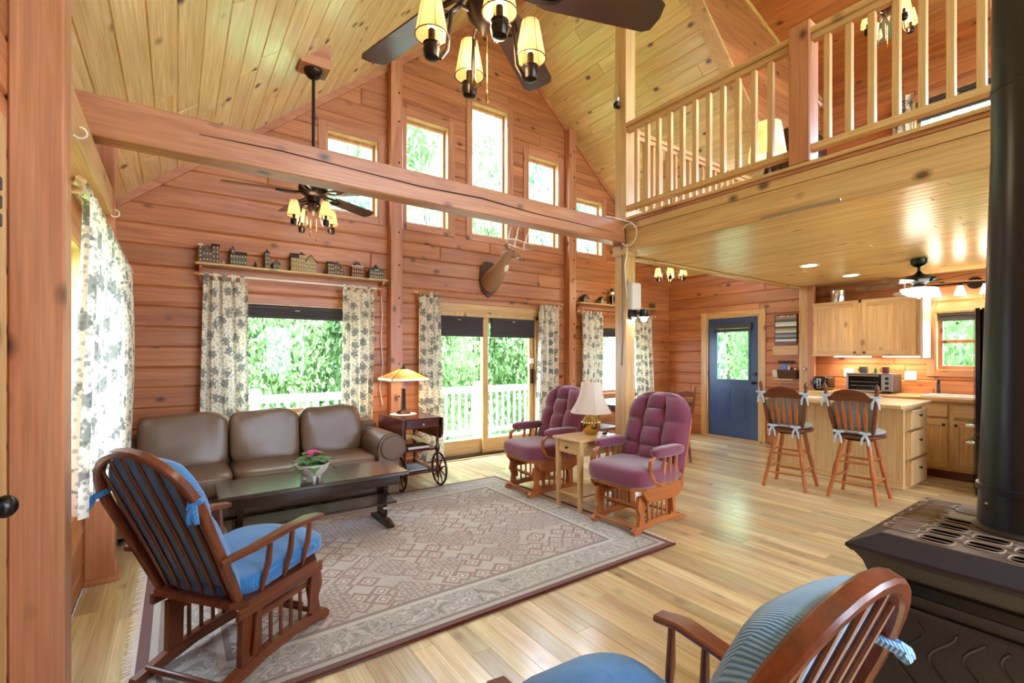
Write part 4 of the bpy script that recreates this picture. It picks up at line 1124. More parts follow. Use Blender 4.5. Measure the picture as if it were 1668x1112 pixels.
curtain('floral curtain on the lamp side of the picture window', 'back', 1.52, 1.88, .12, .62, 2.19, 4, seed=4)
curtain('floral curtain gathered behind the tea cart at the patio door', 'back', 2.50, 2.77, .12, .06, 2.185, 3.5, flare=.08, seed=5)
curtain('floral curtain between the patio door handle and the wall post', 'back', 4.40, 4.73, .12, .06, 2.15, 3.5, flare=.05, seed=6)
curtain('floral curtain on the near side of the dining window', 'back', 5.26, 5.72, .12, .62, 2.10, 4, seed=7)
curtain('floral curtain in the dining corner beside the lit spotlight', 'back', 6.54, 7.0, .12, .62, 2.10, 4, seed=8)
curtain('pale curtain of the loft window seen between balusters', 'right', 1.92, 2.14, .1, 3.1, 4.75, 2.5, tabs=False, seed=9)
def rod(label, wall, u0, u1, d, z, mat='white_plastic', r=.011, fin='pine_X'):
    def pos(u, dd, zz): return (u, YB - dd, zz) if wall == 'back' else (XL + dd, u, zz)
    t = thing('curtain_rod', label, 'curtain rod', (0, 0, 0), 0, 'curtain rods')
    MB().cyl(pos(u0, d, z), pos(u1, d, z), r, n=10).obj('rod', mat, t)
    for u, s in ((u0, -1), (u1, 1)):
        MB().tube([pos(u, d, z), pos(u + s * .015, d, z), pos(u + s * .035, d, z), pos(u + s * .06, d, z)], [.014, .022, .016, .006], 10).obj('finial', fin, t)
        a, b = pos(u - s * .03, 0, z - .035), pos(u - s * .03, d + .01, z + .012)
        MB().box(a[0] - .01, b[0] + .01, a[1], b[1], a[2], b[2] - .02, .003).obj('bracket', fin, t) if wall == 'back' else MB().box(a[0], b[0], a[1] - .01, a[1] + .01, a[2], b[2] - .02, .003).obj('bracket', fin, t)
rod('white rod under the shelf of model houses', 'back', .19, 1.94, .12, 2.19)
rod('wooden rod above the patio door', 'back', 2.46, 4.80, .12, 2.185, 'beam_X')
rod('rod across the dining window', 'back', 5.22, 7.05, .12, 2.10, 'beam_X')
rod('rod over the side window under the pale header timber', 'left', 2.41, 4.74, .16, 2.05)
for k, yy in enumerate((2.5, 3.78)):
    m = MB().tube([(-.31 + .022 * math.sin(a), yy - .012, 2.265 + .022 * math.cos(a)) for a in [.0 + PI * 1.3 * i / 10 for i in range(11)]], .004, 6)
    tag(m.obj('curtain_hook', 'white_plastic'), ('white hook on the near end of the header timber', 'white hook on the far end of the header timber')[k], 'hook', 'curtain hooks')
def shade(label, wall, u0, u1, z0, z1, dd):
    t = thing('window_shade', label, 'shade', (0, 0, 0), 0, 'dark pleated shades')
    def bx(a, b, d0, d1, c, e): return MB().box(a, b, YB + d0, YB + d1, c, e, .004) if wall == 'back' else MB().box(XR + d0, XR + d1, a, b, c, e, .004)
    bx(u0, u1, dd - .03, dd + .02, z1 - .04, z1).obj('head_rail', 'shade_dark', t)
    n = max(3, int((z1 - z0 - .07) / .022)); hgt = (z1 - z0 - .07) / n
    for i in range(n): bx(u0 + .004, u1 - .004, dd - .02, dd + .014, z0 + .03 + i * hgt, z0 + .03 + (i + 1) * hgt - .0015).obj('pleat', 'shade_dark', t)
    br = bx(u0, u1, dd - .024, dd + .018, z0, z0 + .03).obj('bottom_rail', 'shade_dark', t)
    uc = (u0 + u1) / 2; bx(uc - .025, uc + .025, dd - .036, dd - .022, z1 - .05, z1 - .04).obj('pull_tab', 'white_plastic', t)
shade('dark pleated shade at the top of the picture window', 'back', .44, 1.74, 1.80, 1.935, .05)
shade('dark pleated shade on the fixed panel of the patio door', 'back', 2.73, 3.50, 1.66, 1.93, .03)
shade('dark pleated shade on the sliding panel of the patio door', 'back', 3.60, 4.37, 1.66, 1.93, -.022)
shade('dark shade at the top of the dining window', 'back', 5.49, 6.91, 1.72, 1.865, .05)
shade('brown shade rolled up over the kitchen window', 'right', .98, 1.71, 1.82, 1.925, .04)
shade('dark roller shade over the loft window', 'right', 1.18, 1.92, 4.36, 4.6, .04)
# ================================================================== shelves and model village
def wall_shelf(label, u0, u1, z, depth=.17):
    t = thing('wall_shelf', label, 'shelf', (0, 0, 0), 0, 'shelves above the windows')
    B(u0, u1, YB - depth, YB - .001, z - .022, z, .006).obj('board', 'pine_X', t)
    B(u0 + .03, u1 - .03, YB - .03, YB - .001, z - .10, z - .022, .004).obj('ledger', 'beam_X', t)
    for u in (u0 + .05, u1 - .05):
        MB().prism([(YB - .001, z - .022), (YB - depth + .03, z - .022), (YB - depth + .035, z - .05), (YB - .07, z - .09), (YB - .04, z - .17), (YB - .001, z - .18)], 'X', u - .012, u + .012).obj('bracket', 'beam_Z', t)
wall_shelf('pine shelf carrying model houses over the picture window', .14, 2.06, 2.30)
wall_shelf('pine shelf with small ornaments over the dining window', 5.18, 7.15, 2.25)
def gable_block(m, x0, x1, y0, y1, z0, z1, hr, ridge='X'):
    m.box(x0, x1, y0, y1, z0, z1)
def house(label, x, z, parts, wall_mat, w, h, y=5.535):
    """parts: boxes (x0,x1,z0,z1,roof height, kind) relative to the width"""
    t = thing('model_house', label, 'ornament', (x, y, z), 0, 'lit village model houses')
    B(-w / 2 - .01, w / 2 + .01, -.05, .05, 0, .008, .002).obj('snow_base', 'house_snow', t)
    for (a, b, c, d, rh, kind) in parts:
        wl = B(a * w, b * w, -.04, .04, .008 + c * h, d * h, .001).obj('wall', wall_mat, t)
        zt = d * h; xa, xb = a * w, b * w
        if kind == 'g':   # gable facing the room
            MB().prism([(xa - .006, zt - .003), ((xa + xb) / 2, zt + rh), (xb + .006, zt - .003), (xb + .006, zt + .004), ((xa + xb) / 2, zt + rh + .009), (xa - .006, zt + .004)], 'Y', -.046, .046).obj('roof', 'house_roof', t)
            MB().prism([(xa, zt), (xb, zt), ((xa + xb) / 2, zt + rh)], 'Y', -.04, .04).obj('gable', wall_mat, t)
        elif kind == 's':  # ridge along the wall
            MB().prism([(-.046, zt - .002), (0, zt + rh), (.046, zt - .002)], 'X', xa - .005, xb + .005).obj('roof', 'house_roof', t)
        elif kind == 'p':  # pointed tower
            MB().lathe([((xb - xa) * .75, 0), (.001, rh)], 4, ((xa + xb) / 2, 0, zt), square=True).obj('spire', 'house_roof', t)
        else:
            B(xa - .005, xb + .005, -.045, .045, zt, zt + rh, .002).obj('cornice', 'house_snow', t)
        n = max(1, int((xb - xa) / .022)); rows = max(1, int((d - c) * h / .04))
        for i in range(n):
            for j in range(rows):
                cx = xa + (xb - xa) * (i + .5) / n; cz = .008 + c * h + ((d - c) * h) * (j + .5) / rows
                B(cx - .005, cx + .005, -.043, -.038, cz - .008, cz + .008, .001).obj('window', 'house_window' if (i + j) % 2 else 'house_snow', t)
    return t
def shx(px, d=.09):   # wall position of an ornament from its bearing
    r = (px - 834) / FPX; dx, dy = _s + r * _c, _c - r * _s
    return dx / dy * (YB - d)
HS = [(340, 'model house with a steep roof and side tower, first on the shelf', [(-.5, -.3, 0, .8, .02, 'f'), (-.3, .15, 0, .55, .06, 'g'), (.15, .5, 0, .85, .03, 's')], 0, .155, .17),
      (388, 'model grey inn with a bird shaped turret, second on the shelf', [(-.5, .5, 0, .6, .035, 's'), (-.45, -.2, .5, .9, .03, 'p')], 4, .13, .16),
      (443, 'model church with slim bell tower and little barn', [(-.5, -.15, 0, .8, .05, 'p'), (.05, .5, 0, .3, .035, 'g')], 4, .125, .17),
      (494, 'largest model manor with yellow gables in the middle of the shelf', [(-.5, -.2, 0, .68, .055, 's'), (-.2, .06, 0, .85, .04, 'p'), (.06, .5, 0, .55, .07, 'g')], 3, .23, .18),
      (546, 'model grey town house with turrets right of the manor', [(-.5, -.1, 0, .75, .03, 's'), (-.1, .25, 0, .65, .04, 'g'), (.25, .5, 0, .5, .03, 'p')], 0, .155, .14),
      (581, 'model red shop with a curved false front', [(-.5, .5, 0, .68, .012, 'f'), (-.2, .2, .6, .8, .025, 'g')], 2, .115, .15),
      (612, 'last model house with a pale dome, beside the wall post', [(-.5, -.2, 0, .5, .03, 'g'), (-.2, .2, 0, .68, .06, 'p'), (.2, .5, 0, .5, .03, 'g')], 4, .15, .15)]
for px, lb, ps, wi, w, h in HS: house(lb, shx(px), 2.30, ps, 'house_wall_%d' % wi, w * 1.12, h * 1.22)
house('small model cottage on the dining window shelf', shx(953), 2.25, [(-.5, .5, 0, .5, .06, 'g')], 'house_wall_0', .12, .13)
house('cream model chapel on the dining window shelf', shx(981), 2.25, [(-.5, 0, 0, .5, .05, 'g'), (0, .5, 0, .45, .03, 's')], 'house_wall_3', .12, .13)
def mini_tree(label, px, z, h):
    t = thing('model_tree', label, 'ornament', (shx(px), 5.535, z), 0, 'model fir trees')
    MB().cyl((0, 0, 0), (0, 0, h * .3), .005, n=8).obj('trunk', 'bark', t)
    MB().lathe([(h * .30, h * .15), (h * .14, h * .45), (h * .22, h * .42), (h * .09, h * .7), (h * .15, h * .68), (.001, h)], 10).obj('needles', 'pine_green', t)
for px, lb, h in ((416, 'small dark model fir standing alone between inn and church', .075), (472, 'model fir tucked against the manor', .07), (528, 'model fir left of the grey town house', .06), (560, 'low model fir right of the grey town house', .05)): mini_tree(lb, px, 2.30, h)
def little_person(label, px, z, h, mat):
    t = thing('figurine', label, 'figurine', (shx(px), 5.50, z), 0, 'tiny village figures')
    MB().lathe([(.006, 0), (.009, h * .3), (.006, h * .7), (.003, h * .75)], 8).obj('coat', mat, t); MB().sell((0, 0, h * .86), (.005, .005, .006), 1, 8, 6).obj('head', 'off_white', t)
little_person('tiny pale figure between the first two model houses', 364, 2.30, .045, 'off_white'); little_person('tiny red figure beside the church', 424, 2.30, .04, 'red_pens')
def snowman():
    t = thing('ornament', 'black and white figure ornament beside the middle post', 'ornament', (shx(997), 5.53, 2.25))
    MB().lathe([(.03, 0), (.035, .02), (.02, .03), (.045, .07), (.05, .14), (.03, .17)], 14).obj('body', 'black', t)
    MB().sell((0, 0, .2), (.04, .035, .04)).obj('head', 'white_paint', t); MB().lathe([(.05, .225), (.05, .232), (.03, .234), (.028, .28), (.001, .282)], 14).obj('hat', 'black', t)
    MB().cyl((-.03, -.04, .01), (-.03, -.045, .16), .006).obj('staff', 'white_paint', t)
snowman()
m = MB()
for k in range(60):
    a = rnd.uniform(0, 6.28); m.tube([(rnd.uniform(-.06, .06), rnd.uniform(-.04, .03), .01), (.07 * math.cos(a), .04 * math.sin(a), rnd.uniform(.03, .12))], .003, 4)
tag(m.obj('twig_ornament', 'bark', loc=(shx(1062), 5.52, 2.25)), 'bundle of dry twigs at the far end of the dining shelf', 'ornament')
# ================================================================== deer mount
plain('plaque_brown', C(84, 46, 30), .55)
def deer():
    t = thing('deer_mount', 'white-tailed deer head mounted on a wooden plaque above the patio door', 'trophy', (3.57, YB, 2.44))
    pl = [(-.13, .2), (-.06, .27), (.06, .27), (.13, .2), (.15, .0), (.11, -.15), (.05, -.19), (0, -.235), (-.05, -.19), (-.11, -.15), (-.15, 0)]
    MB().prism(pl, 'Y', -.025, -.001).obj('plaque', 'plaque_brown', t)
    ring = []
    path = [((0, -.02, -.02), .12, .15), ((0, -.10, .0), .125, .155), ((.0, -.20, .06), .105, .13), ((.012, -.30, .14), .08, .10), ((.025, -.375, .235), .066, .082), ((.04, -.42, .31), .062, .072), ((.075, -.45, .335), .062, .062), ((.115, -.475, .315), .05, .05), ((.16, -.50, .28), .034, .036), ((.195, -.522, .252), .027, .028), ((.215, -.535, .238), .018, .02), ((.222, -.54, .232), .004, .004)]
    m = MB(); vs = []; n = 18
    P = [Vector(p[0]) for p in path]
    for i, (p, rw, rh) in enumerate(path):
        tt = (P[min(i + 1, len(P) - 1)] - P[max(i - 1, 0)]).normalized()
        side = tt.cross(Vector((0, 0, 1))).normalized(); up = side.cross(tt)
        for k in range(n):
            a = 2 * PI * k / n; vs.append(Vector(p) + side * rw * math.cos(a) + up * rh * math.sin(a))
    fs = []
    for i in range(len(path) - 1):
        for k in range(n): fs.append((i * n + k, i * n + (k + 1) % n, (i + 1) * n + (k + 1) % n, (i + 1) * n + k))
    m.add(vs, [tuple(reversed(f)) for f in fs]); hd = m.obj('head_and_neck', 'deer_fur', t, smooth=80)
    MB().sell((.035, -.38, .165), (.045, .05, .085)).obj('white_throat', 'deer_white', t)
    MB().sell((.165, -.502, .262), (.045, .032, .018)).obj('white_muzzle', 'deer_white', t)
    MB().sell((.218, -.537, .243), (.017, .02, .014)).obj('nose', 'black', t)
    for s in (-1, 1):
        f = Vector((.72, -.45, -.35)).normalized(); sd = f.cross(Vector((0, 0, 1))).normalized()
        e = Vector((.105, -.468, .345)) + sd * s * .048
        MB().sell(tuple(e), (.012, .012, .012)).obj('eye', 'black', t)
        b = Vector((.045, -.425, .37)) + sd * s * .05; tip = b + sd * s * .10 + Vector((-.03, .02, .065))
        MB().tube([b, b.lerp(tip, .35), b.lerp(tip, .7), tip], [.016, .03, .024, .003], 8).obj('ear', 'deer_fur', t)
        a0 = Vector((.06, -.43, .39)) + sd * s * .028
        up, fw, sw = Vector((0, 0, 1)), f * Vector((1, 1, 0)).length / 1.3, sd * s
        beam = [a0, a0 + up * .05 - fw * .03 + sw * .03, a0 + up * .09 - fw * .01 + sw * .11, a0 + up * .11 + fw * .09 + sw * .17, a0 + up * .12 + fw * .21 + sw * .17, a0 + up * .16 + fw * .33 + sw * .11]
        an = MB().tube(beam, [.016, .014, .013, .011, .009, .004], 8).obj('antler', 'antler', t)
        for q, ln in ((1, .09), (2, .18), (3, .20), (4, .15)):
            b0 = beam[q]; MB().tube([b0, b0 + up * ln * .55 + fw * .01, b0 + up * ln + fw * .035], [.010, .008, .002], 7).obj('tine', 'antler', an)
deer()
# ================================================================== ceiling fans
def chandelier_fan(label, hub, angles, arm0, ztop, slope=None, power=9.0):
    t = thing('ceiling_fan', label, 'fan', hub, 0, 'bronze fans with four shaded lights')
    zt = ztop - hub[2]
    if slope is not None:
        MB().prism([(-.12, zt - slope * .12 + .02), (.12, zt + slope * .12 + .02), (.12, zt - abs(slope) * .12 - .02), (-.12, zt - abs(slope) * .12 - .02)], 'Y', -.10, .10).obj('mounting_block', 'beam_X', t)
        zt -= abs(slope) * .12 + .02
    MB().lathe([(.02, zt - .075), (.05, zt - .06), (.075, zt - .03), (.08, zt - .012), (.08, zt)], 22).obj('canopy', 'bronze', t)
    MB().cyl((0, 0, .12), (0, 0, zt - .05), .014).obj('downrod', 'bronze', t)
    MB().lathe([(.012, .14), (.035, .11), (.07, .10), (.115, .07), (.125, .03), (.115, -.005), (.085, -.03), (.06, -.045), (.05, -.09), (.062, -.11), (.05, -.15), (.02, -.185), (.008, -.20), (.001, -.21)], 28).obj('motor', 'bronze', t)
    for a in angles:
        M = Matrix.Rotation(math.radians(a), 4, 'Z') @ Matrix.Rotation(math.radians(-12), 4, 'X')
        pl = [(.21, -.052), (.25, -.062), (.66, -.07), (.69, -.055), (.70, 0), (.69, .055), (.66, .07), (.25, .062), (.21, .052)]
        b = MB(M).prism(pl, 'Z', -.018, -.011).obj('blade', 'blade_dark', t)
        MB(M).tube([(.10, 0, -.012), (.15, .022, -.02), (.20, .03, -.022), (.27, .022, -.022), (.30, 0, -.022)], [.012, .012, .011, .009, .004], 6).tube([(.10, 0, -.012), (.15, -.022, -.02), (.20, -.03, -.022), (.27, -.022, -.022), (.30, 0, -.022)], [.012, .012, .011, .009, .004], 6).obj('blade_iron', 'bronze', b)
    for k in range(4):
        a = math.radians(arm0 + 90 * k); ca, sa = math.cos(a), math.sin(a)
        q = lambda r, z: (r * ca, r * sa, z)
        ar = MB().tube([q(.03, -.135), q(.08, -.125), q(.112, -.15), q(.122, -.22), q(.128, -.285), q(.15, -.318), q(.18, -.322)], [.008] * 7, 8).obj('light_arm', 'bronze', t)
        cx, cy, _ = q(.18, 0)
        MB().lathe([(.008, -.332), (.024, -.325), (.03, -.30), (.026, -.285), (.03, -.278), (.022, -.272), (.012, -.268), (.012, -.23)], 14, (cx, cy, 0)).obj('socket', 'bronze', ar)
        MB().lathe([(.012, -.23), (.016, -.20), (.012, -.16), (.001, -.145)], 10, (cx, cy, 0)).obj('bulb', 'bulb', ar)
        MB().open_lathe([(.056, -.25), (.032, -.118)], 20, (cx, cy, 0)).obj('shade', 'fan_shade', ar)
        hm = MB().tube([(cx + .056 * math.cos(w), cy + .056 * math.sin(w), -.25) for w in [2 * PI * i / 20 for i in range(20)]], .002, 5, closed=True)
        for i in range(6): w = PI * i / 3 + .3; hm.tube([(cx + .0562 * math.cos(w), cy + .0562 * math.sin(w), -.25), (cx + .0322 * math.cos(w), cy + .0322 * math.sin(w), -.118)], .0009, 4)
        hm.obj('shade_wire', 'wicker', ar, kind='stuff')
    for x, ln in ((.03, .22), (-.02, .18)):
        MB().cyl((x, .02, -.16), (x, .02, -.16 - ln), .0015, n=6).lathe([(.003, -.16 - ln - .045), (.006, -.16 - ln - .03), (.003, -.16 - ln)], 8, (x, .02, 0)).obj('pull_chain', 'brass', t)
    l = bpy.data.lights.new('fan_light', 'POINT'); l.energy = power; l.color = (1, .8, .52); l.shadow_soft_size = .12
    lo = bpy.data.objects.new('fan_light', l); COL.objects.link(lo); lo.parent = t; lo.location = (0, 0, -.26)
    return t
chandelier_fan('near bronze ceiling fan with four lit cone shades at the top of the picture', (.875, 1.41, 2.72), [104, 35, -20, -95, 185], 75, roof(.875), SL, 14)
chandelier_fan('bronze ceiling fan with four lit shades hanging on a long rod beyond the tie beam', (.98, 4.40, 2.83), [100, 28, -44, -116, 172], 20, roof(.98), SL, 14)
chandelier_fan('bronze fan light over the dining table, half hidden by the loft ceiling', (6.03, 4.40, 2.84), [80, 152, 224, 296, 8], 35, roof(6.03), -SL, 30)
chandelier_fan('bronze fan light above the loft, glimpsed through the balusters', (5.2, 1.5, 4.60), [20, 92, 164, 236, 308], 50, dorm(5.2), None, 30)
# ================================================================== kitchen
def cab_door(parent, name, X, y0, y1, z0, z1, knob=None, wm='cab'):
    """a frame-and-panel door on a front that faces -x"""
    d = MB()
    st = .055
    o = MB().box(X - .004, X, y0 + .002, y1 - .002, z0 + .002, z1 - .002, .001).obj(name, wm + '_Z', parent)
    for a, b in ((y0, y0 + st), (y1 - st, y1)): MB().box(X - .02, X - .004, a, b, z0, z1, .003).obj('stile', wm + '_Z', o)
    for a, b in ((z0, z0 + st), (z1 - st, z1)): MB().box(X - .02, X - .004, y0 + st, y1 - st, a, b, .003).obj('rail', wm + '_Y', o)
    n = max(2, round((y1 - y0 - 2 * st) / .1))
    for i in range(n):
        a = y0 + st + (y1 - y0 - 2 * st) * i / n; b = y0 + st + (y1 - y0 - 2 * st) * (i + 1) / n
        mb = MB().box(X - .012, X - .004, a, b, z0 + st, z1 - st, .0008); mb.r = [.05 + .9 * rnd.random()] * len(mb.f); mb.obj('stave', wm + '_Z', o)
    if knob: MB().cyl((X - .02, knob[0], knob[1]), (X - .032, knob[0], knob[1]), .006, n=8).sell((X - .04, knob[0], knob[1]), (.01, .015, .015), 1, 12, 8).obj('knob', 'black', o)
    return o
def upper():
    t = thing('wall_cabinet', 'two-door pale pine wall cabinet above the toaster oven', 'cabinet', (0, 0, 0))
    B(7.34, XR - .001, 1.80, 2.995, 1.40, 2.13, .003).obj('carcass', 'cab_Z', t)
    B(7.32, 7.34, 1.80, 2.995, 2.095, 2.13, .002).obj('top_rail', 'cab_Y', t); B(7.32, 7.34, 1.80, 2.995, 1.39, 1.41, .002).obj('light_rail', 'cab_Y', t)
    cab_door(t, 'door', 7.34, 2.44, 2.985, 1.41, 2.10, (2.475, 1.44)); cab_door(t, 'door', 7.34, 1.845, 2.405, 1.41, 2.10, (2.37, 1.44))
    B(7.32, 7.34, 2.405, 2.44, 1.39, 2.13, .002).obj('stile', 'cab_Z', t)
    B(7.315, XR - .001, 1.778, 1.80, 1.37, 2.13, .002).obj('side_panel', 'box_beige', t)
    for a, b in ((2.35, 2.75), (1.85, 2.2)):
        u = B(7.40, 7.50, a, b, 1.378, 1.389, .002).obj('under_light', 'under_light', t)
        l = bpy.data.lights.new('cabinet_light', 'AREA'); l.shape = 'RECTANGLE'; l.size = .08; l.size_y = .35; l.energy = 4; l.color = (1, .86, .64)
        lo = bpy.data.objects.new('cabinet_light', l); COL.objects.link(lo); lo.parent = t; lo.location = (7.45, (a + b) / 2, 1.372)
upper()
def base_unit(label, y0, y1, drawer=True):
    t = thing('base_cabinet', label, 'cabinet', (0, 0, 0), 0, 'pale pine base cabinets')
    B(7.08, XR - .001, y0, y1, .10, .878, .002).obj('carcass', 'cab_Z', t); B(7.15, XR - .001, y0, y1, 0, .10, .001).obj('toe_kick', 'walnut_Y', t)
    o = B(7.06, 7.08, y0 + .02, y1 - .02, .70, .85, .006).obj('drawer', 'cab_Y', t)
    cab_door(t, 'door', 7.08, y0 + .02, y1 - .02, .13, .66, (y0 + .05 if y1 > 1.6 and y0 < 1.8 else y1 - .05, .62))
for lb, a, b in (('pine base cabinet beside the post under the toaster', 2.42, 3.0), ('pine base cabinet behind the island end', 1.92, 2.42), ('pine base cabinet under the white sink, left door', 1.48, 1.92), ('pine base cabinet under the sink next to the black refrigerator', 1.04, 1.48)): base_unit(lb, a, b)
ct = thing('countertop', 'honey wood countertop along the kitchen wall', 'countertop')
MB().box(7.03, XR - .002, 1.75, 3.0, .88, .92, .006).box(7.03, XR - .002, .6, 1.05, .88, .92, .006).box(7.03, 7.12, 1.05, 1.75, .88, .92, .004).box(7.56, XR - .002, 1.05, 1.75, .88, .92, .004).obj('worktop', 'pine_Y', ct)
B(XR - .02, XR - .001, 1.76, 3.0, .92, 1.0, .002).obj('backsplash', 'beam_Y', ct)
sk = thing('sink', 'white drop-in kitchen sink under the window', 'sink')
m = MB()
for a in ((7.11, 7.17, 1.04, 1.76), (7.52, 7.57, 1.04, 1.76), (7.17, 7.52, 1.04, 1.09), (7.17, 7.52, 1.71, 1.76)): m.box(a[0], a[1], a[2], a[3], .921, .937, .005)
m.obj('rim', 'sink_white', sk); MB().box(7.15, 7.54, 1.07, 1.73, .74, .75).box(7.15, 7.165, 1.07, 1.73, .74, .925).box(7.525, 7.54, 1.07, 1.73, .74, .925).box(7.15, 7.54, 1.07, 1.085, .74, .925).box(7.15, 7.54, 1.715, 1.73, .74, .925).obj('bowl', 'sink_white', sk)
m = MB().lathe([(.03, 0), (.025, .02), (.018, .03), (.016, .15)], 14, (7.60, 1.70, .92)).tube([(7.60, 1.70, 1.05), (7.58, 1.695, 1.10), (7.53, 1.68, 1.12), (7.46, 1.66, 1.10)], [.016, .015, .014, .012], 10)
f = thing('faucet', 'dark kitchen faucet behind the white sink', 'faucet'); m.obj('spout', 'pipe_black', f); MB().cyl((7.60, 1.70, 1.07), (7.615, 1.70, 1.14), .008).obj('lever', 'pipe_black', f)
def island():
    t = thing('kitchen_island', 'kitchen island with plain back panel and drawers at its end', 'island')
    X0, X1, Y0, Y1 = 6.15, 6.76, 1.65, 2.95
    B(X0, X1, Y0, Y1, .0, .86, .003).obj('body', 'maple_Z', t)
    B(5.83, 6.80, 1.58, 3.0, .862, .902, .006).obj('worktop', 'pine_Y', t)
    B(X0 - .012, X0, Y0, Y1, 0, .09, .003).obj('base_board', 'maple_Y', t)
    for z0, z1 in ((.63, .82), (.33, .60), (.04, .30)):
        d = B(X0 + .06, X1 - .03, Y0 - .05, Y0 + .0, z0, z1, .004).obj('drawer', 'cab_Z', t)
        B(X0 + .04, X1 - .02, Y0 - .056, Y0 - .048, z1 - .02, z1 + .005, .002).obj('drawer_lip', 'cab_X', d)
        MB().cyl(((X0 + X1) / 2, Y0 - .05, (z0 + z1) / 2 + .04), ((X0 + X1) / 2, Y0 - .062, (z0 + z1) / 2 + .04), .006, n=8).sell(((X0 + X1) / 2, Y0 - .07, (z0 + z1) / 2 + .04), (.016, .01, .016), 1, 12, 8).obj('knob', 'black', d)
island()
tag(B(-.09, .09, -.12, .12, 0, .012, .003).obj('paper_pad', 'paper', loc=(6.1, 2.55, .902)), 'white papers lying on the island top', 'paper')
def stool(label, loc, rz):
    t = thing('bar_stool', label, 'stool', loc, rz, 'swivel bar stools at the island')
    # local: faces +x
    z = .60
    st = MB().lathe([(.001, z), (.19, z), (.215, z + .012), (.215, z + .03), (.18, z + .038), (.001, z + .04)], 28).obj('seat', 'walnut_X', t)
    MB().lathe([(.12, z - .03), (.14, z - .002)], 20).obj('swivel', 'espresso_X', t)
    MB().sell((.01, 0, z + .06), (.20, .20, .032), .75, 28, 10).obj('seat_cushion', 'stool_cushion', t)
    feet = []
    for sx in (-1, 1):
        for sy in (-1, 1):
            a, b = Vector((sx * .10, sy * .10, z - .01)), Vector((sx * .20, sy * .20, 0))
            ps = [a.lerp(b, k) for k in (0, .1, .3, .32, .34, .36, .5, .62, .64, .66, .68, .85, .95, 1)]
            MB().tube(ps, [.018, .02, .022, .015, .022, .016, .023, .02, .014, .021, .015, .02, .016, .019], 10).obj('leg', 'oak_Z', t)
    def at(sx, sy, z_): k = (.59 - z_) / .59; return (sx * (.10 + .10 * k), sy * (.10 + .10 * k), z_)
    for z1, z2 in ((.16, .20), (.36, .39)):
        for s in (-1, 1):
            MB().tube([at(s, -1, z1), (at(s, 0, z1)[0], 0, z1), at(s, 1, z1)], [.008, .013, .008], 8).obj('stretcher', 'oak_Y', t)
            MB().tube([at(-1, s, z2), (0, at(0, s, z2)[1], z2), at(1, s, z2)], [.008, .013, .008], 8).obj('stretcher', 'oak_X', t)
    for s in (-1, 1):
        MB().tube([(-.14, s * .15, z + .03), (-.18, s * .175, z + .18), (-.215, s * .195, z + .33), (-.235, s * .205, z + .42), (-.24, s * .208, z + .45), (-.245, s * .21, z + .475), (-.25, s * .212, z + .505), (-.252, s * .213, z + .53)], [.015, .02, .016, .019, .012, .02, .018, .004], 10).obj('back_post', 'walnut_Z', t)
    crest = []
    pts = [(-1, .40), (-.82, .405), (-.62, .45), (-.3, .47), (0, .478), (.3, .47), (.62, .45), (.82, .405), (1, .40), (1, .355), (.5, .36), (0, .365), (-.5, .36), (-1, .355)]
    def bend(p, dx): return (-.235 - .03 * (1 - p[0] ** 2) + dx - (p[1] - .40) * .2, p[0] * .195, z + p[1])
    m = MB(); n = len(pts); vs = [bend(p, -.011) for p in pts] + [bend(p, .011) for p in pts]
    m.add(vs, [tuple(range(n - 1, -1, -1)), tuple(range(n, 2 * n))] + [(i, (i + 1) % n, (i + 1) % n + n, i + n) for i in range(n)]); m.obj('crest_rail', 'walnut_Y', t, smooth=20)
    for k in range(5):
        u = (k - 2) / 2; yb, yt = u * .10, u * .125
        MB().rail([(-.155 - .01 * (1 - u * u), yb, z + .035), (-.175 - .01 * (1 - u * u), yb * 1.06, z + .10), (-.205 - .018 * (1 - u * u), yb * 1.12, z + .2), (-.225 - .022 * (1 - u * u), yt * .97, z + .29), (-.235 - .026 * (1 - u * u), yt, z + .365)], [.010, .026, .034, .022, .010], [.012, .014, .012, .012, .012], (1, 0, 0), .4).obj('back_slat', 'oak_Z', t)
    M = Matrix.Translation((-.165, 0, z + .21)) @ Matrix.Rotation(math.radians(-12), 4, 'Y')
    MB(M).sell((.02, 0, 0), (.025, .185, .165), .5, 24, 14).obj('back_cushion', 'stool_cushion', t)
    for sy, zz, xx in ((-1, .40, -.25), (1, .40, -.25), (-1, .05, -.20), (1, .05, -.20)):
        y = sy * (.205 if zz > .2 else .11)
        m = MB().sell((xx - .008, y, z + zz), (.02, .024, .02), 1, 10, 7)
        for q in (-1, 1): m.tube([(xx - .012, y, z + zz), (xx - .022, y + q * .022, z + zz - .04), (xx - .016, y + q * .03, z + zz - .10)], [.008, .011, .008], 6)
        for q in (-1, 1): m.sell((xx - .018, y + q * .028, z + zz + .012), (.01, .024, .014), 1, 8, 6)
        m.obj('cushion_bow', 'ties_blue', t)
stool('wooden bar stool with spindle back and grey tied cushion, nearer the blue door', (5.37, 2.41, 0), math.radians(8))
stool('wooden bar stool with spindle back and grey tied cushion, nearer the stove', (5.48, 1.82, 0), math.radians(2))
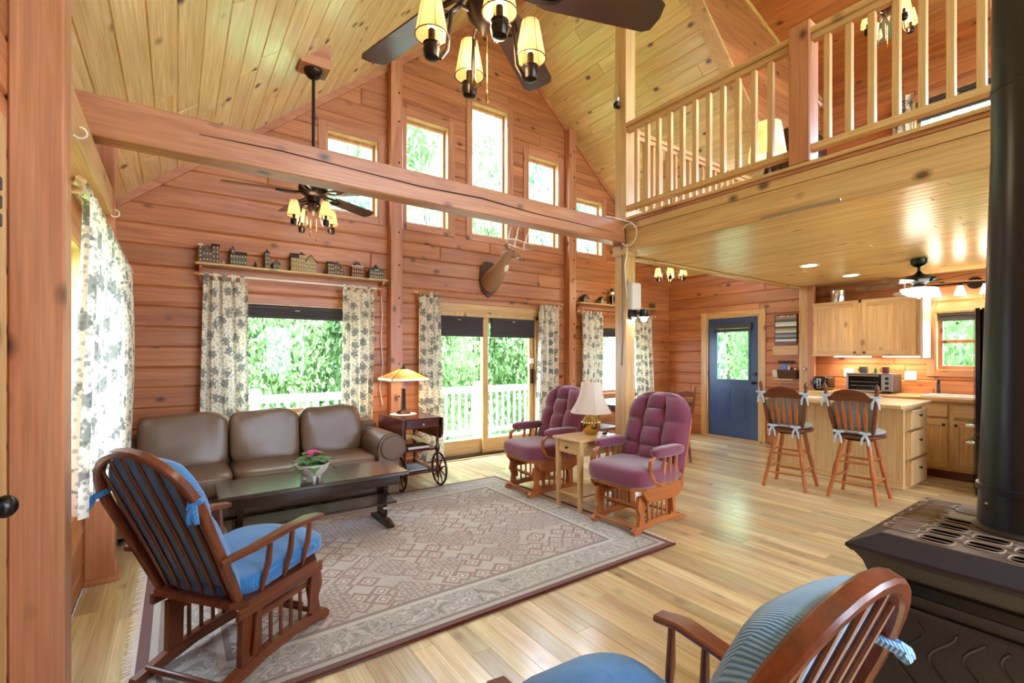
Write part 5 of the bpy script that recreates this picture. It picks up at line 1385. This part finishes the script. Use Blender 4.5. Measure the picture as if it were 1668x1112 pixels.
# ---- appliances on the counter
def toaster():
    t = thing('toaster', 'black two-slice toaster with chrome lever plate on the counter', 'toaster', (7.36, 2.86, .92))
    MB().sell((0, 0, .10), (.16, .09, .095), .3, 26, 14).obj('body', 'black_gloss', t); B(-.13, .13, -.07, .07, 0, .02, .004).obj('base', 'black', t)
    f = B(-.166, -.155, -.03, .03, .03, .165, .008).obj('control_plate', 'chrome', t); B(-.172, -.164, -.008, .008, .08, .15, .002).obj('lever_slot', 'black', f); MB().cyl((-.165, 0, .05), (-.178, 0, .05), .012).obj('dial', 'black', f)
    for y in (-.03, .03): B(-.11, .11, y - .012, y + .012, .19, .196, .001).obj('slot', 'steel', t)
toaster()
def oven():
    t = thing('toaster_oven', 'steel toaster oven with glass door and two dials', 'oven', (7.40, 2.30, .92))
    B(-.15, .17, -.25, .25, .012, .25, .01).obj('case', 'wicker', t)
    MB().box(-.162, -.148, -.25, .25, .235, .252, .003).box(-.162, -.148, -.25, .25, .01, .035, .003).box(-.162, -.148, .225, .25, .01, .25, .003).box(-.162, -.148, -.25, -.13, .01, .25, .003).obj('front_frame', 'steel', t)
    d = B(-.160, -.150, -.125, .225, .035, .235, .003).obj('glass_door', 'black_gloss', t); MB().cyl((-.175, -.11, .22), (-.175, .21, .22), .008).obj('handle', 'steel', d)
    for z in (.09, .14): MB().cyl((-.1615, -.10, z), (-.1615, .2, z), .003, n=6).obj('rack_bar', 'steel', d)
    for z in (.19, .13, .07): MB().cyl((-.16, -.19, z), (-.18, -.19, z), .02, .017).obj('dial', 'black', t)
    for x in (-.12, .14):
        for y in (-.2, .2): MB().cyl((x, y, 0), (x, y, .014), .012).obj('foot', 'black', t)
oven()
def mug(label, loc, mat, r=.042, h=.08):
    t = thing('mug', label, 'mug', loc, rnd.uniform(0, 3), 'mugs on the toaster oven')
    MB().lathe([(.001, .004), (r * .8, 0), (r, .02), (r, h), (r - .005, h), (r - .006, .02), (.001, .01)], 18).obj('cup', mat, t)
    MB().tube([(r - .003, 0, h * .82), (r + .022, 0, h * .75), (r + .024, 0, h * .4), (r - .003, 0, h * .22)], .006, 7).obj('handle', mat, t)
mug('speckled grey mug on top of the toaster oven', (7.38, 2.40, 1.172), 'house_wall_4', .05); mug('brown mug on the toaster oven near the dials', (7.38, 2.16, 1.172), 'house_wall_2')
g = thing('salt_shaker', 'small green shaker between the two mugs', 'shaker', (7.38, 2.27, 1.172)); MB().lathe([(.018, 0), (.02, .03), (.012, .06)], 12).obj('body', 'leaf_green', g); MB().lathe([(.013, .06), (.013, .072), (.001, .078)], 12).obj('cap', 'steel', g)
def basket():
    t = thing('letter_basket', 'dark wicker basket of mail on the wall ledge by the door', 'basket', (7.56, 3.42, 1.05))
    m = MB()
    def f(u, v):
        a = 2 * PI * u; c, s = math.cos(a), math.sin(a); k = .85 + .15 * v
        return (.075 * k * math.copysign(abs(c) ** .35, c), .15 * k * math.copysign(abs(s) ** .35, s), .13 * v)
    m.grid(f, 32, 5, cu=True); m.obj('woven_side', 'wicker', t)
    for k in range(5): MB().tube([f(i / 32, k / 4) for i in range(32)], .006, 5, closed=True).obj('wicker_band', 'wicker', t)
    B(-.06, .06, -.12, .12, 0, .01).obj('bottom', 'wicker', t)
    for k, (y, mt, h) in enumerate(((.06, 'blue_card', .20), (.05, 'blue_card', .21), (.02, 'paper', .19), (-.03, 'wicker', .17), (-.06, 'paper', .165), (-.085, 'red_pens', .175))):
        c = B(-.04 + .008 * k, -.034 + .008 * k, y - .05, y + .04, .03, h, .001); tag(c.obj('letter', mt, loc=(7.56, 3.42, 1.05)), ('light blue card leaning in the basket', 'second blue card behind the first in the basket', 'white envelope in the basket', 'brown card in the basket', 'cream envelope in the basket', 'red folder in the basket')[k], 'letter', 'mail in the wicker basket')
basket()
lg = thing('wall_ledge', 'small pine ledge under the letter basket', 'shelf'); B(7.47, XR - .001, 3.25, 3.60, 1.03, 1.05, .003).obj('board', 'pine_Y', lg)
def plate(label, wall_y, z, w=.075, h=.115, two=False):
    t = thing('switch_plate', label, 'switch plate', (XR - .001, wall_y, z), 0, 'cream wall plates')
    ww = w * (1.6 if two else 1); B(-.008, 0, -ww / 2, ww / 2, -h / 2, h / 2, .003).obj('plate', 'off_white', t)
    for y in ((-.03, .03) if two else (0,)): B(-.013, -.006, y - .012, y + .012, -.025, .025, .002).obj('rocker', 'white_plastic', t)
plate('cream light switch between blue door and basket', 3.66, 1.12); plate('cream double outlet plate left of the toaster oven', 2.66, 1.16, two=True); plate('cream outlet plate between toaster oven and window', 1.98, 1.14, two=True)
def sign():
    t = thing('wall_sign', 'cabin rules word sign of coloured text strips beside the blue door', 'sign', (XR - .001, 3.49, 1.80))
    B(-.022, 0, -.165, .165, -.23, .23, .003).obj('board', 'espresso_Z', t)
    cols = [(70, 78, 90), (150, 110, 90), (60, 92, 92), (205, 205, 205), (226, 224, 218), (84, 76, 80), (150, 160, 110), (214, 210, 204), (80, 84, 110), (150, 156, 158), (70, 92, 110), (224, 224, 222), (128, 84, 84)]
    z = .215; hgt = .43 / len(cols)
    for i, c in enumerate(cols):
        nm = 'sign_strip_%d' % i; plain(nm, C(*c), .6)
        B(-.0245, -.021, -.155, .155, z - hgt + .001, z, .0005).obj('strip', nm, t); z -= hgt
    cu = bpy.data.curves.new('lettering', 'FONT'); cu.body = 'CABIN RULES'; cu.size = .05; cu.align_x = 'CENTER'; cu.align_y = 'CENTER'; cu.extrude = .0005
    tmp = bpy.data.objects.new('tmp', cu); COL.objects.link(tmp); bpy.context.view_layer.update()
    me = bpy.data.meshes.new_from_object(tmp.evaluated_get(bpy.context.evaluated_depsgraph_get())); bpy.data.objects.remove(tmp); me.materials.clear(); me.materials.append(MATS['white_paint'])
    o = bpy.data.objects.new('lettering', me); COL.objects.link(o); o.parent = t
    o.location = (-.0255, 0, .199); o.rotation_euler = (PI / 2, 0, -PI / 2)
sign()
p = thing('wall_plaque', 'pale carved wooden plaque under the cabin rules sign', 'plaque', (XR - .001, 3.50, 1.475)); B(-.02, 0, -.19, .19, -.07, .07, .004).obj('board', 'maple_Y', p); B(-.021, -.015, -.2, -.185, -.07, .07, .002).obj('edge', 'walnut_Z', p)
for k in range(9): B(-.0225, -.0195, -.15 + .035 * k, -.125 + .035 * k, .03, .038, .001).obj('carved_mark', 'oak_Y', p)
kr = thing('key_rack', 'small dark key rack on the log wall', 'rack', (XR - .001, 3.49, 1.30)); B(-.015, 0, -.12, .12, -.022, .022, .003).obj('board', 'shade_dark', kr)
for k in range(5): MB().tube([(-.015, -.09 + .045 * k, 0), (-.03, -.09 + .045 * k, -.005), (-.03, -.09 + .045 * k, .01)], .002, 5).obj('hook', 'black', kr)
m = MB().sell((0, 0, 0), (.03, .035, .025), 1, 14, 8); tag(m.obj('chrome_knob', 'chrome', loc=(7.49, 3.16, 1.20)), 'chrome ball hook on the pale wall post', 'hook')
# ---- tops of the cabinet
pt = thing('steel_pot', 'polished steel canister standing on top of the wall cabinet', 'canister', (7.45, 2.72, 2.131)); MB().lathe([(.09, 0), (.092, .01), (.092, .16), (.088, .165), (.086, .16), (.086, .02), (.001, .015)], 26).obj('can', 'chrome', pt)
go = thing('goose_figurine', 'white ceramic goose on top of the wall cabinet', 'figurine', (7.45, 2.02, 2.131))
MB().sell((0, .03, .04), (.03, .06, .035)).tube([(0, -.005, .06), (0, -.03, .11), (0, -.03, .155), (0, -.015, .175), (0, .01, .17)], [.018, .012, .010, .013, .005], 8).obj('body', 'ceramic', go)
# ---- refrigerator
def fridge():
    t = thing('refrigerator', 'glossy black refrigerator behind the stove pipe', 'refrigerator', (6.37, 1.17, 0))
    B(0, .65, -.72, -.06, .02, 1.86, .01).obj('cabinet', 'black_gloss', t)
    for z0, z1, nm in ((.64, 1.86, 'fridge_door'), (.03, .62, 'freezer_drawer')):
        prf = [(0, -.055), (0, -.02), (.1, .012), (.33, .03), (.55, .012), (.65, -.02), (.65, -.055)]
        d = MB().prism(prf, 'Z', z0, z1).obj(nm, 'black_gloss', t, smooth=30)
        z = z0 + .06 if nm[0] == 'f' and z0 > .5 else z1 - .09
        MB().tube([(.06, -.005, z), (.06, .055, z), (.1, .075, z), (.55, .075, z), (.59, .055, z), (.59, -.005, z)], .014, 10).obj('handle', 'chrome', d)
fridge()
# ---- kitchen lights
def bowl_fan():
    t = thing('ceiling_fan', 'black kitchen ceiling fan with white glass bowl light', 'fan', (6.30, 1.564, Z_SOF))
    MB().lathe([(.02, -.09), (.05, -.075), (.068, -.05), (.07, -.005), (.06, 0)], 22).obj('canopy', 'black', t); MB().cyl((0, 0, -.15), (0, 0, -.08), .013).obj('downrod', 'black', t)
    MB().lathe([(.014, -.13), (.03, -.15), (.055, -.17), (.11, -.18), (.135, -.20), (.135, -.225), (.11, -.245), (.07, -.255), (.05, -.275), (.06, -.29), (.05, -.30)], 28).obj('motor', 'black', t)
    MB().lathe([(.155, -.315), (.152, -.325), (.13, -.36), (.09, -.385), (.04, -.398), (.012, -.40), (.012, -.415), (.001, -.418)], 28).obj('glass_bowl', 'bulb_white', t)
    for k in range(5):
        M = Matrix.Rotation(math.radians(12 + 72 * k), 4, 'Z') @ Matrix.Rotation(math.radians(12), 4, 'X')
        b = MB(M).prism([(.18, -.05), (.24, -.06), (.54, -.065), (.56, -.05), (.56, .05), (.54, .065), (.24, .06), (.18, .05)], 'Z', -.262, -.256).obj('blade', 'blade_dark', t); MB(M).box(.09, .22, -.02, .02, -.256, -.25, .002).obj('blade_iron', 'black', b)
    l = bpy.data.lights.new('bowl_light', 'POINT'); l.energy = 5; l.color = (1, .86, .62); l.shadow_soft_size = .1
    lo = bpy.data.objects.new('bowl_light', l); COL.objects.link(lo); lo.parent = t; lo.location = (0, 0, -.47)
bowl_fan()
def vanity():
    t = thing('bar_light', 'bar light with four lit glass shades above the kitchen window', 'light', (XR - .001, 1.38, 2.22))
    MB().rail([(-.09, -.42, .03), (-.09, .42, .03)], .02, .02).obj('bar', 'bronze', t); MB().cyl((0, 0, .03), (-.03, 0, .03), .07, n=20).obj('wall_plate', 'bronze', t); MB().cyl((-.02, 0, .03), (-.09, 0, .03), .014).obj('arm', 'bronze', t)
    for k in range(4):
        y = .33 - .22 * k
        s = MB().cyl((-.09, y, .03), (-.11, y, -.005), .022).obj('socket', 'bronze', t)
        MB().lathe([(.025, 0), (.035, -.03), (.052, -.09), (.056, -.11)], 18, (-.115, y, .0)).obj('glass_shade', 'bulb_white', s)
        l = bpy.data.lights.new('vanity_bulb', 'POINT'); l.energy = 2.5; l.color = (1, .82, .55); l.shadow_soft_size = .05
        lo = bpy.data.objects.new('vanity_bulb', l); COL.objects.link(lo); lo.parent = t; lo.location = (-.16, y, -.14)
vanity()
for k, (x, y) in enumerate(((5.77, 2.39), (6.90, 2.38))):
    t = thing('recessed_light', ('lit recessed can light over the island', 'lit recessed can light over the wall cabinet')[k], 'light', (x, y, Z_SOF), 0, 'recessed can lights')
    MB().open_lathe([(.075, -.001), (.10, -.001), (.10, -.008), (.075, -.004)], 26).obj('trim_ring', 'white_paint', t); MB().lathe([(.001, -.003), (.076, -.003)], 22).obj('lens', 'bulb_white', t)
    l = bpy.data.lights.new('can_light', 'SPOT'); l.energy = 14; l.spot_size = 2.2; l.spot_blend = .8; l.color = (1, .84, .6); l.shadow_soft_size = .07
    lo = bpy.data.objects.new('can_light', l); COL.objects.link(lo); lo.parent = t; lo.location = (0, 0, -.02)
# ================================================================== middle post fittings
bx = thing('control_box', 'beige plastic control box on the middle post', 'box', (3.61, 3.09, 1.97)); B(-.06, .075, -.065, -.001, -.13, .13, .008).obj('case', 'box_beige', bx); B(-.055, .07, -.069, -.064, -.12, .12, .004).obj('cover', 'box_beige', bx)
sp = thing('spotlight', 'lit black spotlight fixed to the middle post', 'light', (3.62, 3.09, 1.80))
MB().cyl((0, -.001, 0), (0, -.03, 0), .055, n=18).obj('wall_plate', 'black', sp)
MB().tube([(.02, -.02, 0), (.05, -.05, .01), (.07, -.06, .0)], .012, 8).obj('arm', 'black', sp)
MB().lathe([(.02, .05), (.04, .04), (.045, -.02), (.05, -.03)], 18, (.085, -.085, .0)).obj('head', 'black', sp); MB().lathe([(.001, -.034), (.046, -.031)], 18, (.085, -.085, 0)).sell((.085, -.085, -.05), (.03, .03, .025)).obj('lamp', 'led', sp)
m = MB()
for k in range(2): m.tube([(3.512 - .006 * k, 3.03 + (.095 + .006 * k) * math.cos(a), 2.545 + (.098 + .005 * k) * math.sin(a)) for a in [2 * PI * i / 32 for i in range(32)]], .0055, 6, closed=True)
m.tube([(3.25, 3.08, 2.692), (3.40, 3.07, 2.692), (3.50, 3.05, 2.68), (3.52, 3.0, 2.655), (3.527, 2.95, 2.60)], .0055, 6).tube([(3.53, 3.06, 2.45), (3.532, 3.07, 2.36), (3.535, 3.10, 2.28), (3.535, 3.09, 2.1), (3.54, 3.075, 1.95)], .0055, 6)
tag(m.obj('cable_coil', 'cord_white'), 'white cable coiled at the top of the middle post', 'cable')
m = MB().tube([(3.53, 3.14, 2.72), (3.53, 3.10, 2.69), (3.51, 3.06, 2.47), (3.505, 3.12, 2.46), (3.533, 3.13, 2.36), (3.534, 3.13, 2.0), (3.534, 3.13, 1.76), (3.53, 3.12, 1.72), (3.534, 3.14, 1.3)], .004, 6)
tag(m.obj('black_cable', 'black'), 'thin black cable running down the middle post', 'cable')
m = MB().tube([(2.02, 5.60, 2.18), (2.035, 5.59, 1.9), (2.02, 5.60, 1.6), (2.04, 5.59, 1.3), (2.0, 5.58, 1.0), (2.03, 5.57, .8)], .006, 6)
tag(m.obj('hanging_cable', 'cord_white'), 'white cord hanging down the wall beside the post', 'cord')
ol = thing('oil_lamp', 'glass chimney oil lamp hanging near the sloping ceiling on the middle post', 'lamp', (3.49, 3.16, 3.80))
MB().lathe([(.001, 0), (.03, .01), (.035, .04), (.02, .06)], 14).obj('font', 'bronze', ol); MB().lathe([(.02, .06), (.035, .1), (.03, .16), (.022, .24)], 16).obj('chimney', 'clear_glass', ol); MB().tube([(.0, 0, .02), (.03, 0, .0), (.05, 0, .03)], .006, 6).obj('bracket', 'bronze', ol)
# ================================================================== dining corner
def oval_table():
    t = thing('dining_table', 'oval wooden dining table behind the middle post', 'table', (5.45, 4.45, 0))
    MB().prism([(.80 * math.copysign(abs(math.cos(a)) ** .8, math.cos(a)), .55 * math.copysign(abs(math.sin(a)) ** .8, math.sin(a))) for a in [2 * PI * i / 40 for i in range(40)]], 'Z', .72, .75).obj('tabletop', 'walnut_X', t)
    MB().prism([(.70 * math.cos(a), .45 * math.sin(a)) for a in [2 * PI * i / 32 for i in range(32)]], 'Z', .65, .72).obj('apron', 'walnut_X', t)
    MB().lathe([(.05, .09), (.08, .12), (.05, .3), (.09, .45), (.06, .65)], 18).obj('pedestal', 'walnut_Z', t)
    for k in range(4): a = PI / 4 + k * PI / 2; MB().tube([(0, 0, .14), (.2 * math.cos(a), .2 * math.sin(a), .10), (.4 * math.cos(a), .4 * math.sin(a), .025)], [.04, .035, .025], 8).obj('foot', 'walnut_X', t)
oval_table()
def dining_chair(label, loc, rz):
    t = thing('dining_chair', label, 'chair', loc, rz, 'dark dining chairs')
    B(-.2, .22, -.21, .21, .43, .455, .012).obj('seat', 'walnut_X', t)
    for sx in (-1, 1):
        for sy in (-1, 1): MB().tube([(sx * .16, sy * .16, .43), (sx * .19, sy * .19, 0)], [.018, .015], 10).obj('leg', 'walnut_Z', t)
    for s in (-1, 1): MB().tube([(-.18, s * .18, .45), (-.22, s * .195, .7), (-.26, s * .2, .97), (-.262, s * .2, 1.0)], [.016, .016, .013, .005], 10).obj('back_post', 'walnut_Z', t)
    for z, h in ((.90, .075), (.76, .05), (.62, .05)):
        pts = [(-1, -.5), (-.5, -.45), (0, -.4), (.5, -.45), (1, -.5), (1, .1), (.6, .4), (0, .6), (-.6, .4), (-1, .1)]
        m = MB(); n = len(pts); vs = [(-.205 - (z - .45) * .12 - .02 * (1 - p[0] ** 2) + dx, p[0] * .195, z + p[1] * h) for dx in (-.007, .007) for p in pts]
        m.add(vs, [tuple(range(n - 1, -1, -1)), tuple(range(n, 2 * n))] + [(i, (i + 1) % n, (i + 1) % n + n, i + n) for i in range(n)]); m.obj('ladder_slat', 'walnut_Y', t, smooth=20)
    for s in (-1, 1): MB().cyl((-.18, s * .18, .2), (.18, s * .18, .2), .01, n=8).obj('stretcher', 'walnut_X', t)
    MB().cyl((0, -.18, .2), (0, .18, .2), .01, n=8).obj('stretcher', 'walnut_Y', t)
dining_chair('ladder-back dining chair seen above the maroon glider nearest the kitchen', (5.34, 3.92, 0), math.radians(80))
dining_chair('ladder-back dining chair at the end of the table, seen beside the brass lamp', (4.62, 4.50, 0), math.radians(0))
fl = thing('flower_pot', 'small dark pot plant on the dining table', 'plant', (5.0, 4.22, .75)); MB().lathe([(.035, 0), (.05, .08), (.045, .08), (.001, .07)], 14).obj('pot', 'black', fl)
for k in range(9): a = k * 2.4; MB().tube([(0, 0, .07), (.03 * math.cos(a), .03 * math.sin(a), .13), (.07 * math.cos(a), .07 * math.sin(a), .16)], [.003, .006, .001], 5).obj('leaf', 'leaf_dark', fl)
# ================================================================== loft furniture
lt = thing('side_table', 'dark side table in the loft under the lit lamp', 'table', (5.0, 2.47, 2.70)); B(-.25, .25, -.22, .22, .44, .47, .005).obj('tabletop', 'espresso_X', lt)
for sx in (-1, 1):
    for sy in (-1, 1): B(sx * .22 - .02, sx * .22 + .02, sy * .19 - .02, sy * .19 + .02, 0, .44, .003).obj('leg', 'espresso_Z', lt)
ll = thing('table_lamp', 'lit lamp with cream drum shade in the loft', 'lamp', (5.0, 2.47, 3.17)); MB().lathe([(.07, 0), (.07, .02), (.02, .04), (.035, .12), (.015, .22), (.008, .24), (.008, .42)], 18).obj('base', 'bronze', ll)
MB().open_lathe([(.18, .27), (.13, .62)], 32).obj('shade', 'fan_shade', ll); MB().sell((0, 0, .44), (.03, .03, .045)).obj('bulb', 'bulb', ll)
l = bpy.data.lights.new('loft_lamp_light', 'POINT'); l.energy = 9; l.color = (1, .78, .5); l.shadow_soft_size = .05
lo = bpy.data.objects.new('loft_lamp_light', l); COL.objects.link(lo); lo.parent = ll; lo.location = (.06, 0, .42)
ck = thing('mantel_clock', 'small black clock in the loft beside the newel post', 'clock', (6.4, 2.80, 4.17)); MB().cyl((0, 0, .11), (0, -.05, .11), .11, n=24).obj('case', 'black', ck); MB().cyl((0, -.05, .11), (0, -.054, .11), .085, n=24).obj('dial', 'white_paint', ck)
MB().box(-.003, .003, -.057, -.054, .11, .17).box(0, .045, -.057, -.054, .108, .114).obj('hands', 'black', ck)
hs = thing('tall_bookcase', 'dark wardrobe in the loft carrying the small clock', 'cabinet', (6.4, 2.80, 2.70)); B(-.35, .35, -.2, .2, 0, 1.47, .006).obj('carcass', 'espresso_Z', hs)
for s in (-1, 1): d = B(s * .005, s * .34, -.215, -.2, .05, 1.42, .004).obj('door', 'espresso_Z', hs); MB().sell((s * .03, -.225, .75), (.012, .012, .012), 1, 8, 6).obj('knob', 'brass', d)
# ================================================================== outdoors
DZ = -.12
dk = thing('deck', 'pale weathered deck outside the gable wall', 'deck', (0, 0, 0))
y = YB + .19
while y < 7.6:
    B(-3.5, 11.5, y, y + .135, DZ - .03, DZ, .004).obj('deck_board', 'deck_boards', dk); y += .14
dr = thing('deck_railing', 'white deck railing with square balusters beyond the windows', 'railing')
B(-3.5, 11.5, 7.43, 7.57, .80, .835, .004).obj('top_rail', 'deck_white', dr); B(-3.5, 11.5, 7.475, 7.525, .72, .80, .004).obj('upper_rail', 'deck_white', dr); B(-3.5, 11.5, 7.475, 7.525, -.03, .06, .004).obj('lower_rail', 'deck_white', dr)
for x in (-2.6, -.9, .9, 2.6, 4.55, 6.3, 8.1, 9.9): B(x - .06, x + .06, 7.44, 7.56, DZ, .93, .008).obj('rail_post', 'deck_white', dr)
b0 = None; x = -3.4
while x < 11.4:
    if b0 is None: b0 = B(-.019, .019, -.019, .019, .06, .72, .003).obj('baluster', 'deck_white', dr); o = b0
    else: o = b0.copy(); COL.objects.link(o)
    o.location = (x, 7.5, 0); x += .135
gr = structure(MB().grid(lambda a, b: (-40 + 110 * a, -40 + 110 * b, -2.2 + .5 * math.sin(a * 9) * math.sin(b * 7)), 24, 24).obj('ground', 'grass'), 'grassy ground outside')
def foliage_mesh(seed, n, rx, rz):
    r_ = random.Random(seed); m = MB(); vs, fs = [], []
    for i in range(n):
        while True:
            p = Vector((r_.uniform(-1, 1), r_.uniform(-1, 1), r_.uniform(-1, 1)))
            q = .5 + .5 * math.sin(p.x * 7 + seed) * math.sin(p.y * 8 + 2) * math.sin(p.z * 9 + seed)
            if .3 < p.length < 1 and r_.random() < q * q + .12: break
        k = 1 + .25 * math.sin(p.x * 5 + seed) * math.sin(p.y * 6) * math.sin(p.z * 4 + 1)
        c = Vector((p.x * rx * k, p.y * rx * k, p.z * rz * k))
        a = Vector((r_.gauss(0, 1), r_.gauss(0, 1), r_.gauss(0, .6))).normalized(); b = a.orthogonal().normalized(); s = r_.uniform(.016, .036)
        b = (Matrix.Rotation(r_.uniform(0, 6.3), 3, a) @ b); d = a.cross(b)
        n0 = len(vs); vs += [c - b * s, c + d * s * .45, c + b * s, c - d * s * .45]; fs.append((n0, n0 + 1, n0 + 2, n0 + 3))
    m.add(vs, fs); return m
FOL = []
def tree(label, x, y, h, rx, kind, i):
    t = thing('tree', label, 'tree', (x, y, -2.2), i * 1.3, 'leafy trees beyond the deck')
    MB().tube([(0, 0, 0), (.1, .05, h * .3), (-.05, .1, h * .62), (0, 0, h * .9)], [.16, .13, .09, .03], 8).obj('trunk', 'bark', t)
    key = i % 4
    if len(FOL) <= key:
        o = foliage_mesh(key + 5, 30000, 1.0, 1.0).obj('crown', ('foliage', 'foliage', 'foliage_blue', 'foliage')[key], t, smooth=0, kind='stuff'); FOL.append(o)
    else:
        o = FOL[key].copy(); COL.objects.link(o); o.parent = t
    o.location = (0, 0, h * .58); o.scale = (rx, rx, h * .45)
spots = [(-1.6, 14.5, 8, 2.6), (1.2, 12.6, 6.2, 2.2), (3.4, 14.5, 8.5, 2.5), (4.9, 11.6, 5.6, 1.9), (6.9, 13.5, 8, 2.4), (9.0, 12.2, 7, 2.3), (11.4, 14.0, 8, 2.6), (1.5, 20, 15, 3.6), (6.2, 21, 16.5, 4.0), (10.8, 20, 15.5, 3.8), (15.4, 18.5, 14, 3.6), (13.5, 7.8, 7.5, 2.6), (14, 2.8, 7.5, 2.6)]
nm = ['tree at the corner side of the picture window', 'nearest bushy tree in the picture window', 'tall tree behind the patio door mullion', 'bright maple right behind the deck railing post', 'tree in the sliding panel of the patio door', 'tree in the dining window', 'tree past the end of the deck', 'tall back tree in the lowest gable window over the sofa', 'tallest back tree showing in the middle gable windows', 'tall back tree in the gable window above the deer', 'tall back tree in the gable window by the middle post', 'tree filling the blue door window', 'tree in the kitchen window']
for i, (s, n_) in enumerate(zip(spots, nm)): tree(n_, s[0], s[1], s[2] + 1.5, s[3], 0, i)
